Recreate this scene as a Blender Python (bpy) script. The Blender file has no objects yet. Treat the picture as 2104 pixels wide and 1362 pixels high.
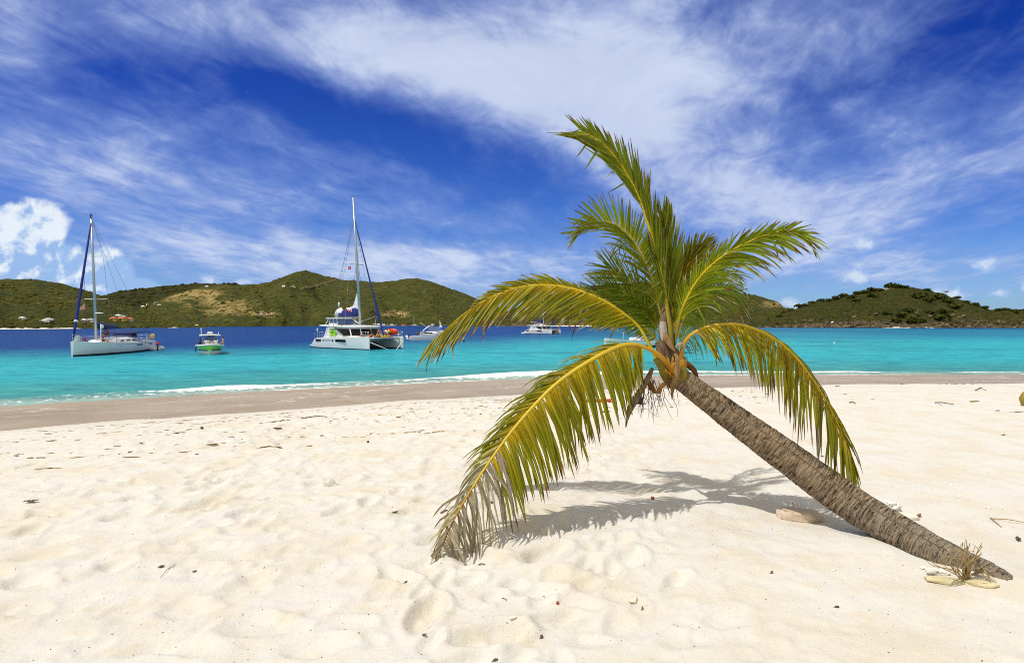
import bpy, math, random
import numpy as np
from mathutils import Vector, Matrix, noise as mnoise

R = math.radians
scene = bpy.context.scene
COL = scene.collection

# ------------------------------------------------------------------ camera
F, CX, HY, EYE = 1168.9, 1052.0, 664.0, 1.6      # focal length in photo pixels, principal column, horizon row, eye height
SEA = -1.5                                       # water level below the dry beach
cam = bpy.data.cameras.new('camera')
cam.sensor_width = 36.0; cam.lens = 20.0
cam.shift_y = -(681.0 - HY) / 2104.0
cam.clip_start = 0.05; cam.clip_end = 20000.0
camo = bpy.data.objects.new('camera', cam); COL.objects.link(camo)
camo.location = (0, 0, EYE); camo.rotation_euler = (R(90), 0, 0)
scene.camera = camo

# ------------------------------------------------------------------ colour management
scene.view_settings.view_transform = 'Standard'
scene.view_settings.look = 'None'
scene.view_settings.exposure = 0.0
scene.view_settings.gamma = 1.0
scene.render.engine = 'CYCLES'
scene.cycles.max_bounces = 8
scene.cycles.transparent_max_bounces = 12
scene.cycles.use_denoising = False
scene.cycles.filter_width = 1.0

# ------------------------------------------------------------------ sun
LIGHT_DIR = Vector((0.40, 0.22, -1.0)).normalized()      # from the left and a little from behind the camera, high
SUN_EL = math.asin(-LIGHT_DIR.z)
SUN_AZ = math.atan2(-LIGHT_DIR.x, -LIGHT_DIR.y)          # clockwise from +Y
sl = bpy.data.lights.new('sun', 'SUN'); sl.energy = 3.3; sl.angle = R(0.9); sl.color = (1.0, 0.965, 0.90)
so = bpy.data.objects.new('sun', sl); COL.objects.link(so)
so.rotation_euler = LIGHT_DIR.to_track_quat('-Z', 'Y').to_euler()

# ------------------------------------------------------------------ node expression helper
class NT:
    """A tiny wrapper so node graphs can be written as arithmetic."""
    def __init__(self, tree):
        self.t = tree; self.n = tree.nodes; self.l = tree.links
    def node(self, kind, **props):
        nd = self.n.new(kind)
        for k, v in props.items(): setattr(nd, k, v)
        return nd
    def put(self, sock, val):
        if isinstance(val, X): self.l.new(val.s, sock)
        elif hasattr(val, 'is_output'): self.l.new(val, sock)
        elif val is not None: sock.default_value = val
    def math(self, op, a, b=None, c=None, clamp=False):
        nd = self.node('ShaderNodeMath', operation=op, use_clamp=clamp)
        self.put(nd.inputs[0], a)
        if b is not None: self.put(nd.inputs[1], b)
        if c is not None: self.put(nd.inputs[2], c)
        return X(self, nd.outputs[0])
    def smooth(self, x, a, b, lo=0.0, hi=1.0):
        nd = self.node('ShaderNodeMapRange', interpolation_type='SMOOTHSTEP')
        self.put(nd.inputs[0], x)
        for i, v in enumerate((a, b, lo, hi)): self.put(nd.inputs[i + 1], v)
        return X(self, nd.outputs[0])
    def lin(self, x, a, b, lo=0.0, hi=1.0):
        nd = self.node('ShaderNodeMapRange')
        self.put(nd.inputs[0], x)
        for i, v in enumerate((a, b, lo, hi)): self.put(nd.inputs[i + 1], v)
        return X(self, nd.outputs[0])
    def xyz(self, x=0.0, y=0.0, z=0.0):
        nd = self.node('ShaderNodeCombineXYZ')
        for i, v in enumerate((x, y, z)): self.put(nd.inputs[i], v)
        return X(self, nd.outputs[0])
    def sep(self, v):
        nd = self.node('ShaderNodeSeparateXYZ'); self.put(nd.inputs[0], v)
        return [X(self, o) for o in nd.outputs]
    def noise(self, vec, scale=1.0, detail=4.0, rough=0.55, dist=0.0, color=False):
        nd = self.node('ShaderNodeTexNoise')
        if vec is not None: self.put(nd.inputs['Vector'], vec)
        nd.inputs['Scale'].default_value = scale; nd.inputs['Detail'].default_value = detail
        nd.inputs['Roughness'].default_value = rough; nd.inputs['Distortion'].default_value = dist
        return X(self, nd.outputs['Color' if color else 'Fac'])
    def voronoi(self, vec, scale=1.0, feature='F1', out='Distance'):
        nd = self.node('ShaderNodeTexVoronoi', feature=feature)
        if vec is not None: self.put(nd.inputs['Vector'], vec)
        nd.inputs['Scale'].default_value = scale
        return X(self, nd.outputs[out])
    def mapping(self, vec, loc=(0, 0, 0), rot=(0, 0, 0), scale=(1, 1, 1), kind='POINT'):
        nd = self.node('ShaderNodeMapping', vector_type=kind)
        self.put(nd.inputs['Vector'], vec)
        nd.inputs['Location'].default_value = loc; nd.inputs['Rotation'].default_value = rot; nd.inputs['Scale'].default_value = scale
        return X(self, nd.outputs[0])
    def mix(self, f, a, b, blend='MIX'):
        nd = self.node('ShaderNodeMix', data_type='RGBA', blend_type=blend)
        self.put(nd.inputs[0], f)
        for sock, v in ((nd.inputs[6], a), (nd.inputs[7], b)):
            self.put(sock, (v + (1.0,)) if isinstance(v, tuple) and len(v) == 3 else v)
        return X(self, nd.outputs[2])
    def ramp(self, f, stops):
        nd = self.node('ShaderNodeValToRGB'); self.put(nd.inputs[0], f)
        e = nd.color_ramp.elements
        while len(e) < len(stops): e.new(0.5)
        for i, (p, c) in enumerate(stops):
            e[i].position = p; e[i].color = c + (1.0,)
        return X(self, nd.outputs[0])
    def attr(self, name, out='Fac'):
        nd = self.node('ShaderNodeAttribute', attribute_name=name)
        return X(self, nd.outputs[out])
    def bump(self, height, strength=0.3, distance=0.02, normal=None):
        nd = self.node('ShaderNodeBump')
        nd.inputs['Strength'].default_value = strength; nd.inputs['Distance'].default_value = distance
        self.put(nd.inputs['Height'], height)
        if normal is not None: self.put(nd.inputs['Normal'], normal)
        return X(self, nd.outputs[0])

class X:
    def __init__(self, nt, s): self.nt = nt; self.s = s
    def __add__(self, o): return self.nt.math('ADD', self, o)
    __radd__ = __add__
    def __sub__(self, o): return self.nt.math('SUBTRACT', self, o)
    def __rsub__(self, o): return self.nt.math('SUBTRACT', o, self)
    def __mul__(self, o): return self.nt.math('MULTIPLY', self, o)
    __rmul__ = __mul__
    def __truediv__(self, o): return self.nt.math('DIVIDE', self, o)
    def __rtruediv__(self, o): return self.nt.math('DIVIDE', o, self)

# ------------------------------------------------------------------ world: clear tropical sky with cirrus sheets and cumulus
world = bpy.data.worlds.new('World'); scene.world = world; world.use_nodes = True
wt = world.node_tree; wt.nodes.clear(); W = NT(wt)
sky = W.node('ShaderNodeTexSky', sky_type='NISHITA')
sky.sun_disc = False; sky.sun_elevation = SUN_EL; sky.sun_rotation = SUN_AZ
sky.altitude = 0; sky.air_density = 1.0; sky.dust_density = 0.3; sky.ozone_density = 3.0
gen = W.node('ShaderNodeTexCoord').outputs['Generated']
dx, dy, dz = W.sep(gen)
ay = W.math('MAXIMUM', W.math('ABSOLUTE', dy), 0.12)
u = dx / ay
v = W.math('MAXIMUM', dz, 0.0) / ay
uv = W.xyz(u, v, 0.0)
def blob(px, py, rx, ry, deg=0.0, space=None):
    """soft patch of the sky round one bearing, 1 in its middle"""
    m = W.mapping(space or uv, ((px - CX) / F, (HY - py) / F, 0), (0, 0, R(-deg)), (rx / F, ry / F, 1), 'TEXTURE')
    g = W.node('ShaderNodeTexGradient', gradient_type='SPHERICAL'); W.put(g.inputs[0], m)
    return W.smooth(X(W, g.outputs['Fac']), 0.0, 1.0)
# cirrus: one high sheet whose streaks run away from the viewer towards a point on the horizon
vs = v + 0.13
acr = (u - 0.16) / vs
alo = 1.0 / vs
warp = W.noise(W.xyz(acr * 0.8, alo * 0.5, 3.1), 1.0, 3.0, 0.5)
n_streak = W.noise(W.xyz(acr * 2.1 + warp * 1.1, alo * 0.42, 1.7), 1.0, 8.0, 0.62, 0.35)
n_fine = W.noise(W.xyz(acr * 3.2 + warp * 0.7, alo * 2.3, 7.3), 1.6, 9.0, 0.62, 0.5)
n_puff = W.noise(W.xyz(u, v * 1.5, 0.4), 5.0, 9.0, 0.58, 0.5)
mask = None
for (px, py, rx, ry, deg, a) in (
        (560, 40, 620, 170, 10, 0.62), (1080, 130, 620, 230, 8, 0.95), (1130, 190, 330, 110, 12, 0.25), (1500, 70, 760, 260, -6, 0.42),
        (1480, 370, 560, 130, 22, 0.40), (1600, 460, 560, 150, 6, 0.34), (330, 400, 1200, 170, 13, 0.46), (90, 300, 600, 150, 12, 0.26), (700, 330, 500, 60, 16, 0.12), (1700, 250, 900, 300, -10, 0.22),
        (560, 535, 1000, 90, 4, 0.58), (1052, 620, 2600, 120, 0, 0.16), (20, 40, 180, 190, 0, 0.62), (2000, 300, 600, 150, -16, 0.34), (1130, 522, 420, 42, 0, 0.30),
        (1300, 300, 600, 200, 20, 0.22), (900, 420, 500, 100, 14, 0.22), (1900, 420, 700, 130, -8, 0.22), (1950, 560, 700, 60, 0, 0.16), (760, 515, 300, 40, 8, 0.2),
        (560, 180, 520, 90, 17, -0.40), (980, 330, 560, 110, 17, -0.42), (2060, 60, 420, 260, -20, -0.42), (1850, 310, 300, 60, -14, -0.34), (1700, 540, 1000, 70, 0, 0.26), (1700, 330, 700, 260, -10, 0.14),
        (240, 130, 260, 90, 24, -0.30), (1090, 440, 420, 90, 10, -0.20), (850, 480, 700, 34, 5, -0.20), (1700, 200, 500, 70, -20, -0.20)):
    b = blob(px, py, rx, ry, deg) * a
    mask = b if mask is None else mask + b
dens = 0.21 + mask * 0.86 + (n_streak - 0.5) * 1.0 + (n_fine - 0.5) * 1.0 + (n_puff - 0.5) * 0.95
cirrus = W.smooth(dens, -0.16, 1.10) * (0.70 + n_puff * 0.40)
# cumulus low over the sea: a tall bank at the left, small puffs elsewhere
def most(items):
    m = None
    for (px, py, rx, ry, a) in items:
        b = blob(px, py, rx, ry) * a
        m = b if m is None else W.math('MAXIMUM', m, b)
    return m
cn = W.noise(W.xyz(u, v * 1.1, 2.2), 13.0, 12.0, 0.60, 0.2)
cm = most(((40, 490, 150, 120, 1.0), (-10, 560, 170, 170, 1.0), (105, 560, 130, 110, .95), (215, 570, 100, 95, .95), (285, 600, 70, 50, .7)))
cdens = cm * 1.85 + (cn - 0.5) * 1.5
cumulus = W.smooth(cdens, 0.26, 0.66)
cn2 = W.noise(W.xyz(u + 0.012, v * 1.1 - 0.016, 2.2), 13.0, 12.0, 0.60, 0.2)
chead = W.smooth((v - 0.098) * 8.0 + (cn - cn2) * 5.0 + (cn - 0.5) * 0.8, -0.20, 0.75)
pn = W.noise(W.xyz(u, v * 1.4, 5.0), 34.0, 10.0, 0.62, 0.3)
pm = most(((430, 575, 60, 26, .9), (505, 580, 70, 18, .8), (1770, 500, 60, 40, .9), (1758, 568, 80, 36, .95), (2024, 543, 76, 32, .9), (1945, 606, 100, 34, .95), (1625, 622, 50, 28, .9), (2060, 602, 60, 20, .8), (2110, 590, 30, 36, .9), (1100, 524, 160, 22, .5), (690, 520, 120, 18, .4), (1560, 560, 140, 20, .45), (880, 405, 110, 22, .35)))
pdens = pm + (pn - 0.5) * 1.5
puffs = W.smooth(pdens, 0.28, 1.0) * W.smooth(pm, 0.0, 0.25)
# clear sky graded towards the deep polarised blue of the photograph
sky_c = X(W, sky.outputs[0])
g1 = W.node('ShaderNodeHueSaturation'); W.put(g1.inputs['Color'], sky_c); g1.inputs['Saturation'].default_value = 1.25; g1.inputs['Hue'].default_value = 0.515
tint = W.mix(W.smooth(v, 0.0, 0.60), (0.56, 0.88, 1.40), (0.12, 0.36, 1.02))
blue = W.mix(1.0, X(W, g1.outputs[0]), tint, 'MULTIPLY')
cl_c = W.mix(W.smooth(dens, 0.35, 1.15), (3.2, 4.6, 9.0), (7.4, 8.4, 10.6))
withc = W.mix(cirrus, blue, cl_c)
cu_c = W.mix(chead, (3.9, 6.1, 10.0), (10.2, 11.0, 11.6))
withc = W.mix(puffs * 0.85, withc, W.mix(W.smooth(pdens, 0.5, 1.1), (4.6, 6.4, 10.0), (8.4, 9.4, 10.8)))
allc = W.mix(cumulus * 0.90, withc, cu_c)
# broken bright cloud, added out of view overhead and behind, to fill the shadows
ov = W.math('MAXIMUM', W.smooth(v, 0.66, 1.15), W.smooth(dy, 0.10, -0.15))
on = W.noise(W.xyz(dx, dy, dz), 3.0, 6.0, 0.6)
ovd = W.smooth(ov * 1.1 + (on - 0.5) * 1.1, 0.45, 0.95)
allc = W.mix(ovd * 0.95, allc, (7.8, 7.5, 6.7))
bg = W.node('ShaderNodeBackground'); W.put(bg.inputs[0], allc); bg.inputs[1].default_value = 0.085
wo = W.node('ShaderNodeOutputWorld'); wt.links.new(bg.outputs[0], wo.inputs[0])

# ------------------------------------------------------------------ generic helpers
def P(px, py, d):
    """world point at depth d seen at photo pixel (px, py)"""
    return Vector(((px - CX) / F * d, d, EYE - (py - HY) / F * d))
def sea(px, py):
    """point of the water surface seen at that pixel"""
    d = F * (EYE - SEA) / (py - HY)
    return Vector(((px - CX) / F * d, d, SEA))

def tag(o, label=None, cat=None, group=None, kind=None):
    if label: o['label'] = label
    if cat: o['category'] = cat
    if group: o['group'] = group
    if kind: o['kind'] = kind
    return o
def thing(name, label, cat, loc=(0, 0, 0), rz=0.0, group=None, scale=1.0):
    o = bpy.data.objects.new(name, None); COL.objects.link(o)
    o.location = loc; o.rotation_euler = (0, 0, rz); o.scale = (scale,) * 3
    o.empty_display_size = 0.2
    return tag(o, label, cat, group)
def copy_tree(o, parent=None):
    c = o.copy(); COL.objects.link(c)
    if parent is not None: c.parent = parent
    for ch in list(o.children): copy_tree(ch, c)
    return c

class MB:
    """collects shapes, built as one mesh object"""
    def __init__(self): self.v = []; self.f = []; self.m = []; self.sm = []
    def add(self, verts, faces, mi=0, smooth=True):
        b = len(self.v); self.v.extend([tuple(p) for p in verts])
        self.f.extend([tuple(b + i for i in f) for f in faces]); self.m.extend([mi] * len(faces)); self.sm.extend([smooth] * len(faces))
        return self
    def box(self, c, s, rot=None, mi=0, bev=0.0, taper=1.0):
        x, y, z = s[0] / 2, s[1] / 2, s[2] / 2
        if bev <= 0:
            vs = [(i * x * (taper if k > 0 else 1), j * y * (taper if k > 0 else 1), k * z) for k in (-1, 1) for j in (-1, 1) for i in (-1, 1)]
            fs = [(0, 2, 3, 1), (4, 5, 7, 6), (0, 1, 5, 4), (2, 6, 7, 3), (0, 4, 6, 2), (1, 3, 7, 5)]
        else:
            b = min(bev, x * .9, y * .9, z * .9); vs = []; ring = []
            prof = [(-z, b), (-z + b, 0), (z - b, 0), (z, b)]
            for zz, ins in prof:
                tp = taper if zz > 0 else 1
                X_, Y_ = (x - ins) * tp, (y - ins) * tp; c_ = b * .7
                vs += [(-X_ + c_, -Y_, zz), (X_ - c_, -Y_, zz), (X_, -Y_ + c_, zz), (X_, Y_ - c_, zz), (X_ - c_, Y_, zz), (-X_ + c_, Y_, zz), (-X_, Y_ - c_, zz), (-X_, -Y_ + c_, zz)]
            fs = [tuple(range(7, -1, -1)), tuple(range(24, 32))]
            for r in range(3):
                for k in range(8): fs.append((r * 8 + k, r * 8 + (k + 1) % 8, r * 8 + 8 + (k + 1) % 8, r * 8 + 8 + k))
        M = rot.to_matrix() if rot is not None and hasattr(rot, 'to_matrix') else (rot if rot is not None else Matrix.Identity(3))
        return self.add([M @ Vector(p) + Vector(c) for p in vs], fs, mi, False)
    def tube(self, pts, r, n=8, mi=0, caps=True):
        pts = [Vector(p) for p in pts]; k = len(pts)
        rs = [r] * k if not hasattr(r, '__len__') else list(r)
        vs = []; prev = None
        for i, p in enumerate(pts):
            t = (pts[min(i + 1, k - 1)] - pts[max(i - 1, 0)]).normalized()
            if prev is None:
                a = Vector((0, 0, 1)) if abs(t.z) < .9 else Vector((1, 0, 0))
                s = t.cross(a).normalized()
            else:
                s = (prev - t * prev.dot(t)).normalized()
            prev = s; q = t.cross(s)
            for j in range(n):
                an = 2 * math.pi * j / n
                vs.append(p + (s * math.cos(an) + q * math.sin(an)) * rs[i])
        fs = []
        for i in range(k - 1):
            for j in range(n): fs.append((i * n + j, i * n + (j + 1) % n, (i + 1) * n + (j + 1) % n, (i + 1) * n + j))
        if caps: fs += [tuple(range(n - 1, -1, -1)), tuple(range((k - 1) * n, k * n))]
        return self.add(vs, fs, mi)
    def loft(self, rings, mi=0, closed=True, cap0=True, cap1=True, smooth=True):
        n = len(rings[0]); vs = [p for r in rings for p in r]; fs = []
        for i in range(len(rings) - 1):
            for j in range(n if closed else n - 1):
                fs.append((i * n + j, i * n + (j + 1) % n, (i + 1) * n + (j + 1) % n, (i + 1) * n + j))
        if cap0: fs.append(tuple(range(n - 1, -1, -1)))
        if cap1: fs.append(tuple(range((len(rings) - 1) * n, len(rings) * n)))
        return self.add(vs, fs, mi, smooth)
    def prism(self, poly, axis, a, b, mi=0, smooth=False):
        """extrude a 2-D polygon: axis 'y' -> poly is (x, z); 'z' -> (x, y); 'x' -> (y, z)"""
        def mk(p, t): return {'y': (p[0], t, p[1]), 'z': (p[0], p[1], t), 'x': (t, p[0], p[1])}[axis]
        n = len(poly)
        vs = [mk(p, a) for p in poly] + [mk(p, b) for p in poly]
        fs = [tuple(range(n)), tuple(range(2 * n - 1, n - 1, -1))] + [(i, i + n, (i + 1) % n + n, (i + 1) % n) for i in range(n)]
        return self.add(vs, fs, mi, smooth)
    def ball(self, c, r, mi=0, nu=10, nv=7, rot=None, warp=0.0, seed=0):
        rr = (r, r, r) if not hasattr(r, '__len__') else r
        vs = [(0, 0, -1)]
        for i in range(1, nv):
            t = math.pi * i / nv
            for j in range(nu):
                p = 2 * math.pi * j / nu
                vs.append((math.sin(t) * math.cos(p), math.sin(t) * math.sin(p), -math.cos(t)))
        vs.append((0, 0, 1)); out = []
        M = rot.to_matrix() if rot is not None else Matrix.Identity(3)
        for p in vs:
            k = 1.0 + (warp * mnoise.noise(Vector(p) * 1.7 + Vector((seed * 3.1, seed, -seed))) if warp else 0)
            out.append(M @ Vector((p[0] * rr[0] * k, p[1] * rr[1] * k, p[2] * rr[2] * k)) + Vector(c))
        fs = [(0, 1 + (j + 1) % nu, 1 + j) for j in range(nu)]
        for i in range(nv - 2):
            for j in range(nu):
                a = 1 + i * nu; b = a + nu
                fs.append((a + j, a + (j + 1) % nu, b + (j + 1) % nu, b + j))
        e = len(vs) - 1; a = 1 + (nv - 2) * nu
        fs += [(a + j, a + (j + 1) % nu, e) for j in range(nu)]
        return self.add(out, fs, mi)
    def build(self, name, mats, parent=None):
        me = bpy.data.meshes.new(name); me.from_pydata(self.v, [], self.f); 
        for m in (mats if isinstance(mats, (list, tuple)) else [mats]): me.materials.append(m)
        me.polygons.foreach_set('material_index', self.m); me.polygons.foreach_set('use_smooth', self.sm); me.update()
        o = bpy.data.objects.new(name, me); COL.objects.link(o)
        if parent is not None: o.parent = parent
        return o

def mesh_np(name, verts, quads, mats, parent=None, smooth=True, tris=None):
    me = bpy.data.meshes.new(name); nv = len(verts)
    polys = []; loops = quads.ravel().astype(np.int32) if quads is not None and len(quads) else np.zeros(0, np.int32)
    tot = np.full(len(quads) if quads is not None else 0, 4, np.int32)
    if tris is not None and len(tris):
        loops = np.concatenate([loops, tris.ravel().astype(np.int32)]); tot = np.concatenate([tot, np.full(len(tris), 3, np.int32)])
    me.vertices.add(nv); me.vertices.foreach_set('co', np.ascontiguousarray(verts, np.float32).ravel())
    me.loops.add(len(loops)); me.loops.foreach_set('vertex_index', loops)
    start = np.concatenate([[0], np.cumsum(tot)[:-1]]).astype(np.int32)
    me.polygons.add(len(tot)); me.polygons.foreach_set('loop_start', start)
    me.polygons.foreach_set('use_smooth', np.full(len(tot), smooth)); me.update(calc_edges=True); me.validate()
    for m in (mats if isinstance(mats, (list, tuple)) else [mats]): me.materials.append(m)
    o = bpy.data.objects.new(name, me); COL.objects.link(o)
    if parent is not None: o.parent = parent
    return o
def grid_quads(nr, nc):
    i = np.arange(nr - 1)[:, None] * nc + np.arange(nc - 1)[None, :]
    i = i.ravel(); return np.stack([i, i + 1, i + nc + 1, i + nc], 1)
def set_attr(o, name, arr):
    a = o.data.attributes.new(name, 'FLOAT', 'POINT'); a.data.foreach_set('value', np.ascontiguousarray(arr, np.float32).ravel())
def set_col(o, name, arr):
    a = o.data.attributes.new(name, 'FLOAT_COLOR', 'POINT')
    c = np.ones((len(arr), 4), np.float32); c[:, :3] = arr; a.data.foreach_set('color', c.ravel())

# numpy noise
def _h(ix, iy, seed):
    n = (ix.astype(np.int64) * 374761393 + iy.astype(np.int64) * 668265263 + seed * 1442695041) & 0x7fffffff
    n = ((n ^ (n >> 13)) * 1274126177) & 0x7fffffff
    return ((n ^ (n >> 16)) & 0xffff) / 65535.0
def vnoise(x, y, seed=0):
    ix = np.floor(x); iy = np.floor(y); fx = x - ix; fy = y - iy
    fx = fx * fx * fx * (fx * (fx * 6 - 15) + 10); fy = fy * fy * fy * (fy * (fy * 6 - 15) + 10)
    a = _h(ix, iy, seed); b = _h(ix + 1, iy, seed); c = _h(ix, iy + 1, seed); d = _h(ix + 1, iy + 1, seed)
    return (a + (b - a) * fx) * (1 - fy) + (c + (d - c) * fx) * fy
def fbm(x, y, seed=0, octv=4, gain=0.5):
    s = 0; a = 1.0; t = 0
    for k in range(octv):
        s = s + a * vnoise(x * 2 ** k + 17.3 * k, y * 2 ** k - 9.1 * k, seed + k); t += a; a *= gain
    return s / t
def worley(x, y, seed=0):
    ix = np.floor(x); iy = np.floor(y); best = np.full(x.shape, 9.0); hid = np.zeros(x.shape)
    for i in (-1, 0, 1):
        for j in (-1, 0, 1):
            cx = ix + i; cy = iy + j
            px = cx + 0.15 + 0.7 * _h(cx, cy, seed); py = cy + 0.15 + 0.7 * _h(cx, cy, seed + 7)
            d = np.hypot(px - x, py - y); hid = np.where(d < best, _h(cx, cy, seed + 13), hid); best = np.minimum(best, d)
    return best, hid
def sstep(x, a, b):
    t = np.clip((x - a) / (b - a), 0, 1); return t * t * (3 - 2 * t)

# ------------------------------------------------------------------ materials
MATS = {}
def mat(name, color=(0.5, 0.5, 0.5), rough=0.5, metal=0.0, var=0.08, scale=6.0, spec=0.5, coat=0.0, alpha=None, trans=0.0):
    if name in MATS: return MATS[name]
    m = bpy.data.materials.new(name); m.use_nodes = True; T = NT(m.node_tree)
    b = m.node_tree.nodes['Principled BSDF']
    oc = T.node('ShaderNodeTexCoord').outputs['Object']
    n = T.noise(oc, scale, 4, 0.6)
    c = T.mix(n, tuple(x * (1 - var) for x in color), tuple(min(1, x * (1 + var)) for x in color))
    T.put(b.inputs['Base Color'], c)
    b.inputs['Roughness'].default_value = rough; b.inputs['Metallic'].default_value = metal
    b.inputs['Specular IOR Level'].default_value = spec; b.inputs['Coat Weight'].default_value = coat
    if trans: b.inputs['Transmission Weight'].default_value = trans
    MATS[name] = m; return m
# ================================================================== SETTING: beach, water, hills
rng = np.random.default_rng(7)
_sx = np.array([-4000, -900, -300, -120, -70, -40, -19.1, -12, -4, 2.7, 12, 31, 60, 120, 300, 900, 4000.])
_sy = np.array([-3000, -650, -200, -55, -18, 5.5, 21.2, 25.7, 29.9, 32.6, 34.1, 34.5, 33.5, 26, -20, -300, -2000.])
def shore_y(x): return np.interp(x, _sx, _sy)
def shore_s(x, y):
    """metres inland of the waterline (negative out at sea)"""
    sl_ = (shore_y(x + 2.0) - shore_y(x - 2.0)) / 4.0
    return (shore_y(x) - y) / np.sqrt(1 + sl_ * sl_)
def beach_base(x, y):
    s = shore_s(x, y)
    return np.where(s < 0, np.maximum(SEA + 0.10 * s, -7.0), np.interp(s, [0, 4, 8, 10, 13, 17, 21, 26], [-1.5, -1.42, -1.30, -1.10, -0.68, -0.22, -0.03, 0.0])), s
def dents(x, y, cell, seed, rx, ry):
    """footprints: oval hollows with a pushed-up rim, one per cell, turned and sized at random"""
    gx, gy = x / cell, y / cell; ix = np.floor(gx); iy = np.floor(gy); h = np.zeros(np.shape(x))
    for i in (-1, 0, 1):
        for j in (-1, 0, 1):
            cx = ix + i; cy = iy + j; r1 = _h(cx, cy, seed); r2 = _h(cx, cy, seed + 3); r3 = _h(cx, cy, seed + 5); r4 = _h(cx, cy, seed + 9)
            dx = x - (cx + 0.1 + 0.8 * r1) * cell; dy = y - (cy + 0.1 + 0.8 * r2) * cell; th = (r3 - 0.5) * 1.9; k = 0.65 + 0.7 * r4
            u_ = (dx * np.cos(th) + dy * np.sin(th)) / (rx * k); v_ = (-dx * np.sin(th) + dy * np.cos(th)) / (ry * k); r = np.sqrt(u_ * u_ + v_ * v_)
            h += (-np.exp(-(r / 0.85) ** 4) * 0.95 + 0.55 * np.exp(-((r - 1.22) / 0.26) ** 2) * (0.6 + 0.4 * np.sign(1) * u_ / (r + .2))) * (0.35 + r4)
    return h
def sand_relief(x, y, s):
    # trampled dry sand: overlapping footprints with soft crests, gentler at the right and on the wave-washed strip
    wx = x + 0.22 * (fbm(x * 1.4, y * 1.4, 3, 3) - .5); wy = y + 0.22 * (fbm(x * 1.4 + 9, y * 1.4, 5, 3) - .5)
    c, q = math.cos(0.5), math.sin(0.5)
    a, b = wx * c + wy * q, -wx * q + wy * c
    bowls = dents(a, b, 0.40, 11, 0.150, 0.082) + 0.55 * dents(a + 7.3, b + 2.1, 0.27, 23, 0.095, 0.060) + 0.45 * dents(a * .9 + b * .2, b, 0.66, 37, 0.20, 0.11)
    amount = sstep(s, 15.5, 19.0) * (0.20 + 0.80 * sstep(1.6 - x + 0.16 * y, 0.0, 2.6)) * (0.60 + 0.6 * sstep(fbm(x * 0.55, y * 0.55, 31, 3), 0.34, 0.62))
    dune = 0.09 * (fbm(x * 0.35, y * 0.35, 41, 3) - .5) * sstep(s, 9, 17)
    grain = 0.022 * (fbm(x * 5, y * 5, 51, 3) - .5) * sstep(s, 8, 12)
    mound = 0.055 * np.exp(-(((x - 3.02) / 0.30) ** 2 + ((y - 3.60) / 0.26) ** 2)) + 0.04 * np.exp(-(((x - 2.62) / 0.34) ** 2 + ((y - 4.10) / 0.22) ** 2))
    return 0.040 * bowls * amount + dune + grain + mound
def ground_z(x, y, fine=True):
    x = np.asarray(x, float); y = np.asarray(y, float)
    z, s = beach_base(x, y)
    return z + (sand_relief(x, y, s) if fine else 0.0)
def gp(px, py, lift=0.0):
    """point of the sand seen at photo pixel (px, py)"""
    d = np.linspace(1.5, 45, 8000); k = (px - CX) / F; m = (py - HY) / F
    z = ground_z(k * d, d); ray = EYE - m * d
    i = int(np.argmax(ray <= z)); return Vector((k * d[i], d[i], float(z[i]) + lift))

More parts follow.
